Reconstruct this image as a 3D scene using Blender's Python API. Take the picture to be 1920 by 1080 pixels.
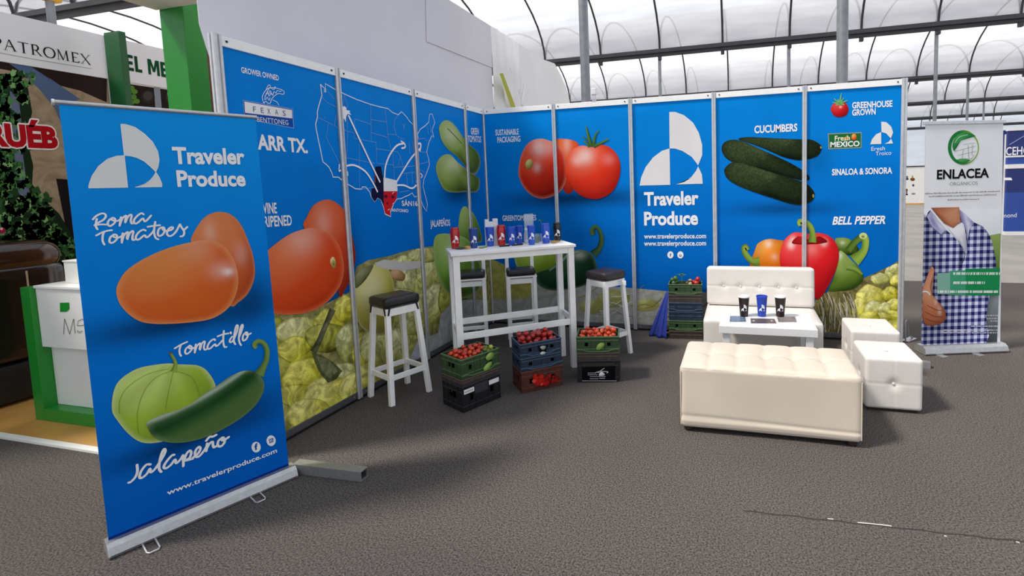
import bpy, bmesh, math, random
from mathutils import Vector, Matrix
R_ = random.Random(7)
for o in list(bpy.data.objects): bpy.data.objects.remove(o, do_unlink=True)
SC = bpy.context.scene
COL = SC.collection

# ------------------------------------------------------------------ camera
S = 2.5 / 2.889
FPX = 925.269; PX, PY = 185.219, -119.133
CAM = Vector((3.29, -6.006, 1.837)) * S
def _axes(y, p, r):
    cy, sy, cp, sp, cr, sr = math.cos(y), math.sin(y), math.cos(p), math.sin(p), math.cos(r), math.sin(r)
    f = Vector((sy * cp, cy * cp, sp)); r0 = Vector((cy, -sy, 0)); u0 = r0.cross(f)
    return cr * r0 + sr * u0, -sr * r0 + cr * u0, f
RT, UP, FW = _axes(-.257, -.079, -.028)
cam = bpy.data.objects.new('camera', bpy.data.cameras.new('camera')); COL.objects.link(cam)
cam.matrix_world = Matrix((RT, UP, -FW)).transposed().to_4x4()
cam.location = CAM
cam.data.sensor_width = 36; cam.data.sensor_fit = 'HORIZONTAL'
cam.data.lens = FPX / 1920 * 36
cam.data.shift_x = -PX / 1920; cam.data.shift_y = PY / 1920
cam.data.clip_start = .05; cam.data.clip_end = 300
SC.camera = cam

# ------------------------------------------------------------------ light and exposure
SC.view_settings.view_transform = 'Standard'; SC.view_settings.look = 'None'
SC.view_settings.gamma = 1; SC.view_settings.use_curve_mapping = False
SC.view_settings.exposure = -0.05
W = bpy.data.worlds.new('sky'); SC.world = W; W.use_nodes = True
bg = W.node_tree.nodes['Background']; bg.inputs[0].default_value = (.86, .92, 1, 1); bg.inputs[1].default_value = 1.0
SUNDIR = Vector((.515, .283, -.809))
sun = bpy.data.objects.new('sun', bpy.data.lights.new('sun', 'SUN')); COL.objects.link(sun)
sun.rotation_euler = SUNDIR.to_track_quat('-Z', 'Y').to_euler(); sun.location = (-10, -8, 14)
sun.data.energy = 5.6; sun.data.angle = math.radians(9); sun.data.color = (1, .93, .84)

# ------------------------------------------------------------------ colour and materials
def lin(c): return c / 12.92 if c <= .04045 else ((c + .055) / 1.055) ** 2.4
def C(h, k=1.0):
    h = h.lstrip('#'); return tuple(lin(int(h[i:i + 2], 16) / 255) * k for i in (0, 2, 4))
def mix(a, b, t): t = max(0, min(1, t)); return tuple(a[i] + (b[i] - a[i]) * t for i in range(3))
def mat(name, col, rough=.5, metal=0, noise=(20, .06), bump=None, spec=.5, emis=None, trans=0, coat=0):
    m = bpy.data.materials.new(name); m.use_nodes = True; n = m.node_tree; p = n.nodes['Principled BSDF']
    c = C(col) if isinstance(col, str) else col
    p.inputs['Roughness'].default_value = rough; p.inputs['Metallic'].default_value = metal
    p.inputs['Specular IOR Level'].default_value = spec
    if coat: p.inputs['Coat Weight'].default_value = coat; p.inputs['Coat Roughness'].default_value = .15
    if trans: p.inputs['Transmission Weight'].default_value = trans
    tc = n.nodes.new('ShaderNodeTexCoord'); nz = n.nodes.new('ShaderNodeTexNoise')
    nz.inputs['Scale'].default_value = noise[0]; nz.inputs['Detail'].default_value = 4
    n.links.new(tc.outputs['Object'], nz.inputs['Vector'])
    rp = n.nodes.new('ShaderNodeValToRGB'); a = noise[1]
    rp.color_ramp.elements[0].position = .3; rp.color_ramp.elements[1].position = .7
    rp.color_ramp.elements[0].color = (*[x * (1 - a) for x in c], 1); rp.color_ramp.elements[1].color = (*[min(1, x * (1 + a)) for x in c], 1)
    n.links.new(nz.outputs['Fac'], rp.inputs['Fac']); n.links.new(rp.outputs['Color'], p.inputs['Base Color'])
    if bump:
        b = n.nodes.new('ShaderNodeBump'); z2 = n.nodes.new('ShaderNodeTexNoise'); z2.inputs['Scale'].default_value = bump[0]; z2.inputs['Detail'].default_value = 3
        b.inputs['Strength'].default_value = bump[1]; b.inputs['Distance'].default_value = bump[2] if len(bump) > 2 else .01
        n.links.new(tc.outputs['Object'], z2.inputs['Vector']); n.links.new(z2.outputs['Fac'], b.inputs['Height']); n.links.new(b.outputs['Normal'], p.inputs['Normal'])
    return m
def print_mat(name, rough=.42, tex=None):
    """ink on a printed sheet: the colour comes from the printed picture"""
    m = bpy.data.materials.new(name); m.use_nodes = True; n = m.node_tree; p = n.nodes['Principled BSDF']
    p.inputs['Roughness'].default_value = rough; p.inputs['Specular IOR Level'].default_value = .06
    at = n.nodes.new('ShaderNodeAttribute'); at.attribute_name = 'Col'
    out = at.outputs['Color']
    tc = n.nodes.new('ShaderNodeTexCoord')
    def mul(out, fac_node, lo, hi, p0=.3, p1=.7):
        rp = n.nodes.new('ShaderNodeValToRGB'); rp.color_ramp.elements[0].position = p0; rp.color_ramp.elements[1].position = p1
        rp.color_ramp.elements[0].color = (*lo, 1); rp.color_ramp.elements[1].color = (*hi, 1)
        n.links.new(fac_node, rp.inputs['Fac'])
        mx = n.nodes.new('ShaderNodeMix'); mx.data_type = 'RGBA'; mx.blend_type = 'MULTIPLY'; mx.inputs[0].default_value = 1
        n.links.new(out, mx.inputs[6]); n.links.new(rp.outputs['Color'], mx.inputs[7]); return mx.outputs[2]
    if tex == 'leaf':
        w = n.nodes.new('ShaderNodeTexNoise'); w.inputs['Scale'].default_value = 9; w.inputs['Detail'].default_value = 7; w.inputs['Distortion'].default_value = 1.6
        n.links.new(tc.outputs['Object'], w.inputs['Vector']); out = mul(out, w.outputs['Fac'], (.5, .5, .45), (1.22, 1.22, 1.2), .36, .64)
        v = n.nodes.new('ShaderNodeTexVoronoi'); v.feature = 'DISTANCE_TO_EDGE'; v.inputs['Scale'].default_value = 17
        n.links.new(w.outputs['Color'], v.inputs['Vector'])
        out = mul(out, v.outputs['Distance'], (.72, .74, .6), (1.05, 1.05, 1.05), .0, .12)
    elif tex == 'film':
        w = n.nodes.new('ShaderNodeTexNoise'); w.inputs['Scale'].default_value = 5; w.inputs['Detail'].default_value = 7; w.inputs['Distortion'].default_value = 2.2
        n.links.new(tc.outputs['Object'], w.inputs['Vector']); out = mul(out, w.outputs['Fac'], (.78, .78, .68), (1.15, 1.15, 1.15), .35, .65)
    elif tex == 'skin':
        w = n.nodes.new('ShaderNodeTexNoise'); w.inputs['Scale'].default_value = 60; w.inputs['Detail'].default_value = 3
        n.links.new(tc.outputs['Object'], w.inputs['Vector']); out = mul(out, w.outputs['Fac'], (.7, .72, .66), (1.3, 1.3, 1.25), .38, .66)
    else:
        w = n.nodes.new('ShaderNodeTexNoise'); w.inputs['Scale'].default_value = 3
        n.links.new(tc.outputs['Object'], w.inputs['Vector']); out = mul(out, w.outputs['Fac'], (.96, .96, .96), (1.03, 1.03, 1.03))
    n.links.new(out, p.inputs['Base Color']); return m
def gingham_mat():
    m = print_mat('gingham_print'); n = m.node_tree; p = n.nodes['Principled BSDF']
    at = n.nodes.new('ShaderNodeAttribute'); at.attribute_name = 'ST'; sp = n.nodes.new('ShaderNodeSeparateColor'); n.links.new(at.outputs['Color'], sp.inputs[0])
    fs = []
    for ch in (0, 1):
        a = n.nodes.new('ShaderNodeMath'); a.operation = 'MULTIPLY'; a.inputs[1].default_value = 2 * math.pi / .062; n.links.new(sp.outputs[ch], a.inputs[0])
        b = n.nodes.new('ShaderNodeMath'); b.operation = 'SINE'; n.links.new(a.outputs[0], b.inputs[0])
        c = n.nodes.new('ShaderNodeMath'); c.operation = 'GREATER_THAN'; c.inputs[1].default_value = 0; n.links.new(b.outputs[0], c.inputs[0]); fs.append(c)
    s = n.nodes.new('ShaderNodeMath'); s.operation = 'ADD'; n.links.new(fs[0].outputs[0], s.inputs[0]); n.links.new(fs[1].outputs[0], s.inputs[1])
    h = n.nodes.new('ShaderNodeMath'); h.operation = 'MULTIPLY'; h.inputs[1].default_value = .5; n.links.new(s.outputs[0], h.inputs[0])
    rp = n.nodes.new('ShaderNodeValToRGB'); rp.color_ramp.interpolation = 'CONSTANT'
    e = rp.color_ramp.elements; e[0].color = (*C('#dfe0f2'), 1); e[1].position = .4; e[1].color = (*C('#7f83b4'), 1)
    x = e.new(.9); x.color = (*C('#23285c'), 1); n.links.new(h.outputs[0], rp.inputs[0])
    at2 = [k for k in n.nodes if k.type == 'ATTRIBUTE' and k.attribute_name == 'Col'][0]
    mx = n.nodes.new('ShaderNodeMix'); mx.data_type = 'RGBA'; mx.blend_type = 'MULTIPLY'; mx.inputs[0].default_value = 1
    n.links.new(rp.outputs[0], mx.inputs[6]); n.links.new(at2.outputs['Color'], mx.inputs[7]); n.links.new(mx.outputs[2], p.inputs['Base Color'])
    return m
def film_mat(name, lo, hi, tl_):
    m = bpy.data.materials.new(name); m.use_nodes = True; n = m.node_tree; n.nodes.remove(n.nodes['Principled BSDF'])
    out = n.nodes['Material Output']
    tr = n.nodes.new('ShaderNodeBsdfTransparent'); tl = n.nodes.new('ShaderNodeBsdfTranslucent'); df = n.nodes.new('ShaderNodeBsdfDiffuse')
    tc = n.nodes.new('ShaderNodeTexCoord'); mp = n.nodes.new('ShaderNodeMapping'); mp.inputs['Scale'].default_value = (.5, 3.2, 3.2); n.links.new(tc.outputs['Object'], mp.inputs[0])
    nz = n.nodes.new('ShaderNodeTexNoise'); nz.inputs['Scale'].default_value = 1.6; nz.inputs['Detail'].default_value = 6; n.links.new(mp.outputs[0], nz.inputs['Vector'])
    rp = n.nodes.new('ShaderNodeValToRGB'); rp.color_ramp.elements[0].position = .3; rp.color_ramp.elements[1].position = .7
    rp.color_ramp.elements[0].color = (*lo, 1); rp.color_ramp.elements[1].color = (*hi, 1); n.links.new(nz.outputs['Fac'], rp.inputs[0])
    n.links.new(rp.outputs[0], tr.inputs[0]); n.links.new(rp.outputs[0], tl.inputs[0]); df.inputs[0].default_value = (.6, .6, .6, 1)
    a = n.nodes.new('ShaderNodeMixShader'); a.inputs[0].default_value = tl_; n.links.new(tr.outputs[0], a.inputs[1]); n.links.new(tl.outputs[0], a.inputs[2])
    b = n.nodes.new('ShaderNodeMixShader'); b.inputs[0].default_value = .05; n.links.new(a.outputs[0], b.inputs[1]); n.links.new(df.outputs[0], b.inputs[2])
    n.links.new(b.outputs[0], out.inputs[0]); return m
def glass_mat(name, col, alpha=.35):
    m = bpy.data.materials.new(name); m.use_nodes = True; n = m.node_tree; p = n.nodes['Principled BSDF']; out = n.nodes['Material Output']
    p.inputs['Base Color'].default_value = (*C(col), 1); p.inputs['Roughness'].default_value = .08
    tr = n.nodes.new('ShaderNodeBsdfTransparent'); mx = n.nodes.new('ShaderNodeMixShader'); mx.inputs[0].default_value = alpha
    n.links.new(tr.outputs[0], mx.inputs[1]); n.links.new(p.outputs[0], mx.inputs[2]); n.links.new(mx.outputs[0], out.inputs[0]); return m

# ------------------------------------------------------------------ mesh builder and object helpers
PM = {}
def bas(o): return PM.get(o.name, Matrix.Identity(4))
class MB:
    def __init__(s): s.v = []; s.f = []; s.m = []; s.c = None
    def add(s, vs, fs, m=0):
        b = len(s.v); s.v += [Vector(v) for v in vs]; s.f += [[b + i for i in f] for f in fs]; s.m += [m] * len(fs); return s
    def box(s, c, d, rz=0, m=0):
        c = Vector(c); r = Matrix.Rotation(rz, 3, 'Z'); x, y, z = [k / 2 for k in d]
        vs = [c + r @ Vector((a * x, b * y, e * z)) for e in (-1, 1) for a, b in ((-1, -1), (1, -1), (1, 1), (-1, 1))]
        return s.add(vs, [(3, 2, 1, 0), (4, 5, 6, 7), (0, 1, 5, 4), (1, 2, 6, 5), (2, 3, 7, 6), (3, 0, 4, 7)], m)
    def span(s, a, b, m=0):
        return s.box([(a[i] + b[i]) / 2 for i in range(3)], [abs(b[i] - a[i]) for i in range(3)], 0, m)
    def bar(s, p0, p1, w, d, side=None, m=0, w1=None, d1=None):
        p0, p1 = Vector(p0), Vector(p1); ax = (p1 - p0).normalized()
        sd = Vector(side) if side else (Vector((0, 0, 1)) if abs(ax.z) < .9 else Vector((1, 0, 0)))
        sd = (sd - ax * sd.dot(ax)).normalized(); ot = ax.cross(sd); vs = []
        for p, a, b in ((p0, w, d), (p1, w1 or w, d1 or d)):
            vs += [p + sd * (a / 2 * i) + ot * (b / 2 * j) for i, j in ((-1, -1), (1, -1), (1, 1), (-1, 1))]
        return s.add(vs, [(3, 2, 1, 0), (4, 5, 6, 7), (0, 1, 5, 4), (1, 2, 6, 5), (2, 3, 7, 6), (3, 0, 4, 7)], m)
    def tube(s, pts, r, n=8, m=0, cap=True):
        pts = [Vector(p) for p in pts]; rs = r if isinstance(r, (list, tuple)) else [r] * len(pts); vs = []; fs = []; ref = None
        for i, p in enumerate(pts):
            t = (pts[min(i + 1, len(pts) - 1)] - pts[max(i - 1, 0)]).normalized()
            if ref is None: ref = Vector((0, 0, 1)) if abs(t.z) < .9 else Vector((1, 0, 0))
            ref = (ref - t * ref.dot(t)).normalized(); o = t.cross(ref)
            vs += [p + (ref * math.cos(2 * math.pi * k / n) + o * math.sin(2 * math.pi * k / n)) * rs[i] for k in range(n)]
        for i in range(len(pts) - 1):
            for k in range(n):
                a, b = i * n + k, i * n + (k + 1) % n; fs.append((a, a + n, b + n, b)[::-1])
        if cap: fs += [tuple(range(n))[::-1], tuple(range((len(pts) - 1) * n, len(pts) * n))]
        return s.add(vs, fs, m)
    def lathe(s, prof, n=20, c=(0, 0, 0), m=0):
        c = Vector(c); vs = []; fs = []
        for r, z in prof: vs += [c + Vector((r * math.cos(2 * math.pi * k / n), r * math.sin(2 * math.pi * k / n), z)) for k in range(n)]
        for i in range(len(prof) - 1):
            for k in range(n):
                a, b = i * n + k, i * n + (k + 1) % n; fs.append((a, b, b + n, a + n))
        if prof[0][0] > 1e-5: fs.append(tuple(range(n))[::-1])
        if prof[-1][0] > 1e-5: fs.append(tuple(range((len(prof) - 1) * n, len(prof) * n)))
        return s.add(vs, fs, m)
    def ext(s, poly, n, th, m=0):
        """a flat polygon (3D points) thickened by th against its normal n"""
        n = Vector(n).normalized(); a = [Vector(p) for p in poly]; b = [p - n * th for p in a]; k = len(a)
        return s.add(a + b, [tuple(range(k)), tuple(range(k, 2 * k))[::-1]] + [(i, i + k, (i + 1) % k + k, (i + 1) % k) for i in range(k)], m)
    def build(s, name, mats, parent=None, smooth=False, world=False, bevel=0, angle=40, weld=False):
        me = bpy.data.meshes.new(name); vs = s.v
        if parent is not None and world:
            inv = bas(parent).inverted(); vs = [inv @ v for v in vs]
        me.from_pydata([tuple(v) for v in vs], [], s.f)
        for mt in (mats if isinstance(mats, (list, tuple)) else [mats]): me.materials.append(mt)
        me.polygons.foreach_set('material_index', s.m)
        bm = bmesh.new(); bm.from_mesh(me)
        if weld: bmesh.ops.remove_doubles(bm, verts=bm.verts, dist=1e-5)
        bmesh.ops.recalc_face_normals(bm, faces=bm.faces); bm.to_mesh(me); bm.free()
        if smooth:
            me.polygons.foreach_set('use_smooth', [True] * len(me.polygons)); me.set_sharp_from_angle(angle=math.radians(angle))
        o = bpy.data.objects.new(name, me); COL.objects.link(o)
        if parent is not None: o.parent = parent; PM[o.name] = bas(parent)
        if bevel:
            b = o.modifiers.new('edge', 'BEVEL'); b.width = bevel; b.segments = 2; b.limit_method = 'ANGLE'; b.angle_limit = math.radians(40)
        return o
def tag(o, label=None, cat=None, group=None, kind=None):
    for k, v in (('label', label), ('category', cat), ('group', group), ('kind', kind)):
        if v: o[k] = v
    return o
def thing(name, label, cat, loc=(0, 0, 0), rz=0, group=None):
    o = bpy.data.objects.new(name, None); COL.objects.link(o); o.empty_display_size = .05
    o.location = loc; o.rotation_euler = (0, 0, rz); PM[o.name] = Matrix.Translation(loc) @ Matrix.Rotation(rz, 4, 'Z')
    return tag(o, label, cat, group)
def copy_tree(o, loc, rz, label, group=None):
    def rec(a, par):
        c = a.copy(); COL.objects.link(c)
        if par is not None: c.parent = par
        for ch in [k for k in bpy.data.objects if k.parent == a]: rec(ch, c)
        return c
    c = rec(o, None); c.location = loc; c.rotation_euler = (0, 0, rz); c['label'] = label
    PM[c.name] = Matrix.Translation(loc) @ Matrix.Rotation(rz, 4, 'Z')
    if group: c['group'] = group
    return c
def struct(o): o['kind'] = 'structure'; return o
def ray(u, v): return FW + RT * ((u - 960 - PX) / FPX) - UP * ((v - 540 - PY) / FPX)
def at_z(u, v, z=0.0): d = ray(u, v); return CAM + d * ((z - CAM.z) / d.z)
def at_x(u, v, x): d = ray(u, v); return CAM + d * ((x - CAM.x) / d.x)
def at_y(u, v, y): d = ray(u, v); return CAM + d * ((y - CAM.y) / d.y)

def cushion(size, r, fn=None, cuts=22, c=(0, 0, 0)):
    """a padded box: rounded edges, then fn(p, n) says how far a point is pulled in (seams, buttons)"""
    bm = bmesh.new(); bmesh.ops.create_cube(bm, size=2); bmesh.ops.subdivide_edges(bm, edges=bm.edges, cuts=cuts, use_grid_fill=True)
    h = Vector(size) / 2; mb = MB(); vs = []
    for v in bm.verts:
        p = Vector([math.copysign(abs(v.co[i]) ** 1.0, v.co[i]) * h[i] for i in range(3)])
        q = Vector([max(-h[i] + r, min(h[i] - r, p[i])) for i in range(3)])
        d = p - q
        n = d.normalized() if d.length > 1e-9 else Vector((0, 0, 1))
        p2 = q + n * min(r, d.length if d.length < r else r) if d.length > 1e-9 else p
        if fn: p2 = p2 - n * fn(p2, n)
        vs.append(p2 + Vector(c))
    bm.verts.index_update(); fs = [[v.index for v in f.verts] for f in bm.faces]; bm.free()
    return mb.add(vs, fs)
def g(x, s): return math.exp(-(x / s) ** 2)

# ------------------------------------------------------------------ printed pictures on flat sheets
class Plane:
    def __init__(s, o, sd, td=(0, 0, 1)):
        s.o = Vector(o); s.s = Vector(sd).normalized(); s.t = Vector(td).normalized(); s.n = s.s.cross(s.t).normalized()
    def px(s, u, v):
        d = ray(u, v); p = CAM + d * ((s.o - CAM).dot(s.n) / d.dot(s.n)) - s.o; return (p.dot(s.s), p.dot(s.t))
    def P(s, a, b, lift=0): return s.o + s.s * a + s.t * b + s.n * lift
def Z(x0, y0, k):
    """readings taken on a magnified view whose corner is (x0, y0)"""
    return lambda pts: [(x0 + a / k, y0 + b / k) for a, b in pts]
def cat_rom(pts, sub=4, closed=False):
    n = len(pts); out = []
    rng = range(n) if closed else range(n - 1)
    for i in rng:
        if closed: p = [pts[(i + k - 1) % n] for k in range(4)]
        else: p = [pts[max(0, i - 1)], pts[i], pts[i + 1], pts[min(n - 1, i + 2)]]
        for j in range(sub):
            t = j / sub
            out.append(tuple(.5 * (2 * p[1][k] + (p[2][k] - p[0][k]) * t + (2 * p[0][k] - 5 * p[1][k] + 4 * p[2][k] - p[3][k]) * t * t + (3 * p[1][k] - p[0][k] - 3 * p[2][k] + p[3][k]) * t ** 3) for k in (0, 1)))
    if not closed: out.append(tuple(pts[-1]))
    return out
LAY = .0007
_txt = {}
def text_mesh(st, bold):
    k = (st, bold)
    if k not in _txt:
        c = bpy.data.curves.new('t', 'FONT'); c.body = st; c.offset = bold; c.resolution_u = 3
        o = bpy.data.objects.new('t', c); COL.objects.link(o); bpy.context.view_layer.update()
        ev = o.evaluated_get(bpy.context.evaluated_depsgraph_get()); me = ev.to_mesh()
        _txt[k] = ([(v.co.x, v.co.y) for v in me.vertices], [tuple(p.vertices) for p in me.polygons]); ev.to_mesh_clear()
        bpy.data.objects.remove(o); bpy.data.curves.remove(c)
    return _txt[k]
class Ink:
    """one printed picture: 2D shapes in the sheet's own metres, with ink colours"""
    def __init__(s, pl): s.pl = pl; s.v = []; s.f = []; s.c = []; s.n = 0
    def raw(s, vs, fs, col, lay, climb=0):
        b = len(s.v); s.n += 1; lay += min(s.n, 120) * .012; q = len(vs)
        s.v += [(x, y, lay + climb * i / q) for i, (x, y) in enumerate(vs)]; s.c += (col if isinstance(col, list) else [col] * len(vs)); s.f += [[b + i for i in f] for f in fs]; return s
    def to(s, pts): return [s.pl.px(*p) for p in pts]
    def poly(s, pts, col, lay=1): return s.raw(s.to(pts), [tuple(range(len(pts)))], col, lay)
    def fan(s, pts, col, lay=1):
        q = s.to(pts); n = len(q); c = (sum(a for a, b in q) / n, sum(b for a, b in q) / n)
        return s.raw([c] + q, [(0, 1 + i, 1 + (i + 1) % n) for i in range(n)], col, lay)
    def blob(s, pts, fn, lay=1, rings=12, sub=4, cen=None):
        q = s.to(cat_rom(pts, sub, True)); n = len(q)
        c = s.pl.px(*cen) if cen else (sum(a for a, b in q) / n, sum(b for a, b in q) / n)
        x0, x1 = min(a for a, b in q), max(a for a, b in q); y0, y1 = min(b for a, b in q), max(b for a, b in q)
        nm = lambda a, b: (2 * (a - x0) / (x1 - x0) - 1, 2 * (b - y0) / (y1 - y0) - 1)
        vs = [c]; cs = [fn(0, 0, *nm(*c))]; fs = []
        for k in range(1, rings + 1):
            r = k / rings; r = r if r < .999 else 1.0
            for i, (a, b) in enumerate(q):
                x, y = c[0] + (a - c[0]) * r, c[1] + (b - c[1]) * r
                vs.append((x, y)); cs.append(fn(r, math.atan2(b - c[1], a - c[0]), *nm(x, y)))
        for i in range(n): fs.append((0, 1 + i, 1 + (i + 1) % n))
        for k in range(rings - 1):
            for i in range(n):
                a, b = 1 + k * n + i, 1 + k * n + (i + 1) % n; fs.append((a, a + n, b + n, b))
        return s.raw(vs, fs, cs, lay)
    def ribbon(s, pts, ws, fn, lay=1, sub=5, cross=6, scale=1.0):
        """a bent strip of changing width (in magnified px / scale): stems, stalks, straps"""
        m = [(p[0], p[1], w / scale) for p, w in zip(pts, ws)]
        ctr = cat_rom([(a, b) for a, b, w in m], sub); wid = [x[0] for x in cat_rom([(w, 0) for a, b, w in m], sub)]
        vs = []; cs = []; fs = []; n = len(ctr)
        for i, p in enumerate(ctr):
            a, b = ctr[max(i - 1, 0)], ctr[min(i + 1, n - 1)]; dx, dy = b[0] - a[0], b[1] - a[1]; l = math.hypot(dx, dy) or 1
            for k in range(cross + 1):
                t = k / cross * 2 - 1; h = wid[i] / 2
                vs.append(s.pl.px(p[0] - dy / l * t * h, p[1] + dx / l * t * h)); cs.append(fn(i / (n - 1), t))
        for i in range(n - 1):
            for k in range(cross): a = i * (cross + 1) + k; fs.append((a, a + 1, a + cross + 2, a + cross + 1))
        return s.raw(vs, fs, cs, lay)
    def stroke(s, pts, w, col, lay=3, sub=4, caps=True):
        ctr = s.to(cat_rom(pts, sub) if sub > 1 else pts)
        u, v = pts[len(pts) // 2]; a, b = s.pl.px(u, v), s.pl.px(u, v + 1); a2 = s.pl.px(u + 1, v)
        h = w * (math.dist(a, b) * .6 + math.dist(a, a2) * .4) / 2; vs = []; fs = []; n = len(ctr)
        for i, p in enumerate(ctr):
            a, b = ctr[max(i - 1, 0)], ctr[min(i + 1, n - 1)]; dx, dy = b[0] - a[0], b[1] - a[1]; l = math.hypot(dx, dy) or 1
            vs += [(p[0] - dy / l * h, p[1] + dx / l * h), (p[0] + dy / l * h, p[1] - dx / l * h)]
        for i in range(n - 1): fs.append((2 * i, 2 * i + 1, 2 * i + 3, 2 * i + 2))
        s.raw(vs, fs, col, lay, .35)
        if caps:
            for i, p in enumerate(ctr):
                if i not in (0, n - 1): continue
                s.raw([(p[0] + h * math.cos(k * math.pi / 4), p[1] + h * math.sin(k * math.pi / 4)) for k in range(8)], [tuple(range(8))], col, lay)
        return s
    def text(s, st, p0, p1, cap, col, lay=3, bold=.02, shear=0, fit=True):
        vs, fs = text_mesh(st, bold); a, b = s.pl.px(*p0), s.pl.px(*p1); H = s.pl.px(p0[0], p0[1] - cap)[1] - a[1]
        x0, x1 = min(x for x, y in vs), max(x for x, y in vs); k = H / .7
        d = ((b[0] - a[0]) / (x1 - x0), (b[1] - a[1]) / (x1 - x0))
        return s.raw([(a[0] + (x - x0) * d[0] + y * shear * k, a[1] + (x - x0) * d[1] + y * k) for x, y in vs], fs, col, lay)
    def disc(s, p, rx, ry, col, lay=3, n=28): return s.fan([(p[0] + rx * math.cos(2 * math.pi * i / n), p[1] + ry * math.sin(2 * math.pi * i / n)) for i in range(n)], col, lay)
    def build(s, name, m, parent, clip=None, lift=.0006, st=False, label=None):
        bm = bmesh.new(); cl = bm.verts.layers.float_color.new('Col'); sl = bm.verts.layers.float_color.new('ST') if st else None
        vv = []
        for (x, y, l), c in zip(s.v, s.c):
            v = bm.verts.new((x, y, l * LAY + lift)); v[cl] = (*c, 1); vv.append(v)
            if st: v[sl] = (x + 5, y + 5, 0, 1)
        for f in s.f:
            try: bm.faces.new([vv[i] for i in f])
            except ValueError: pass
        if clip:
            for co, no in (((clip[0], 0, 0), (-1, 0, 0)), ((clip[1], 0, 0), (1, 0, 0)), ((0, clip[2], 0), (0, -1, 0)), ((0, clip[3], 0), (0, 1, 0))):
                bmesh.ops.bisect_plane(bm, geom=bm.verts[:] + bm.edges[:] + bm.faces[:], plane_co=co, plane_no=no, clear_outer=True)
        if not bm.faces: bm.free(); return None
        inv = bas(parent).inverted()
        for v in bm.verts: v.co = inv @ s.pl.P(v.co.x, v.co.y, v.co.z)
        nn = (inv.to_3x3() @ s.pl.n)
        bm.normal_update()
        fl = [f for f in bm.faces if f.normal.dot(nn) < 0]
        if fl: bmesh.ops.reverse_faces(bm, faces=fl)
        me = bpy.data.meshes.new(name); bm.to_mesh(me); bm.free(); me.materials.append(m)
        o = bpy.data.objects.new(name, me); COL.objects.link(o); o.parent = parent; PM[o.name] = bas(parent)
        if label: o['label'] = label
        return o
def veg(base, light, dark, hl=(), ribs=None, rim=None, L=(-.35, .62, .7), grad=None):
    """the printed photograph's own look of a round fruit"""
    base, light, dark = [C(x) if isinstance(x, str) else x for x in (base, light, dark)]; rim = C(rim) if rim else None
    def fn(r, a, x, y):
        z = math.sqrt(max(0, 1 - min(1, r) ** 2 * .92)); k = (math.cos(a) * r * L[0] + math.sin(a) * r * L[1] + z * L[2])
        c = mix(dark, base, (k + .25) / .75) if k < .5 else mix(base, light, (k - .5) / .55)
        if ribs: c = tuple(q * (1 + ribs[1] * math.sin(ribs[0] * math.atan2(x - ribs[2], ribs[3] - y))) for q in c)
        if rim and r > .9: c = mix(c, rim, (r - .9) * 7)
        for hx, hy, hr, hs in hl: c = mix(c, (.95, .93, .86), hs * math.exp(-((x - hx) ** 2 + (y - hy) ** 2) / hr ** 2))
        return c
    return fn
def stalk(a, b, c):
    a, b, c = C(a), C(b), C(c)
    return lambda t, w: mix(mix(a, b, t), c, abs(w + .3) ** 1.5 * .8)
WHITE = C('#f2f2f4'); PALE = C('#e4e2e2')
def logo_pts(): return ([(1350,108),(1390,108),(1450,130),(1510,180),(1550,250),(1572,330),(1572,400),(1545,468),(1500,410),(1440,372),(1390,355),(1352,354)],
    [(1352,354),(1300,370),(1240,415),(1190,480),(1160,550),(1150,605),(1356,600)],
    [(1545,475),(1570,530),(1576,592),(1395,597),(1450,580),(1500,545),(1530,505)])
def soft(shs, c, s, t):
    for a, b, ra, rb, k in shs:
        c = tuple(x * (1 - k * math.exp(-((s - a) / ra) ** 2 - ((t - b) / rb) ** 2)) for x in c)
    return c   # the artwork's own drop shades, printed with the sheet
def sheet(pl, s0, s1, t0, t1, fn, ns=26, nt=64):
    k = Ink(pl); vs = []; cs = []; fs = []
    for j in range(nt + 1):
        for i in range(ns + 1):
            x, y = s0 + (s1 - s0) * i / ns, t0 + (t1 - t0) * j / nt; vs.append((x, y)); cs.append(fn(x, y))
    for j in range(nt):
        for i in range(ns): a = j * (ns + 1) + i; fs.append((a, a + 1, a + ns + 2, a + ns + 1))
    return k.raw(vs, fs, cs, 0)

PRINT = print_mat('printed_ink'); LEAFP = print_mat('printed_husks', tex='leaf'); FILMP = print_mat('printed_plastic_film', tex='film'); SKINP = print_mat('printed_cucumber_skin', tex='skin'); GINGP = gingham_mat()
FABP = print_mat('banner_cloth_ink', rough=.6)

# ------------------------------------------------------------------ floor and hall
CARPET = mat('carpet_grey', '#57524f', rough=.95, noise=(120, .75), bump=(300, .5, .004), spec=.1)
_n = CARPET.node_tree; _p = _n.nodes['Principled BSDF']; _src = _p.inputs['Base Color'].links[0].from_socket
_z = _n.nodes.new('ShaderNodeTexNoise'); _z.inputs['Scale'].default_value = 1.3; _z.inputs['Detail'].default_value = 5
_r = _n.nodes.new('ShaderNodeValToRGB'); _r.color_ramp.elements[0].color = (.86, .86, .87, 1); _r.color_ramp.elements[1].color = (1.1, 1.09, 1.07, 1)
_t = _n.nodes.new('ShaderNodeTexCoord'); _m = _n.nodes.new('ShaderNodeMix'); _m.data_type = 'RGBA'; _m.blend_type = 'MULTIPLY'; _m.inputs[0].default_value = 1
_n.links.new(_t.outputs['Object'], _z.inputs['Vector']); _n.links.new(_z.outputs['Fac'], _r.inputs[0]); _n.links.new(_src, _m.inputs[6]); _n.links.new(_r.outputs[0], _m.inputs[7]); _n.links.new(_m.outputs[2], _p.inputs['Base Color'])
CONCRETE = mat('worn_concrete', '#8f8b84', rough=.8, noise=(1.2, .16), bump=(60, .2, .003))
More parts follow.
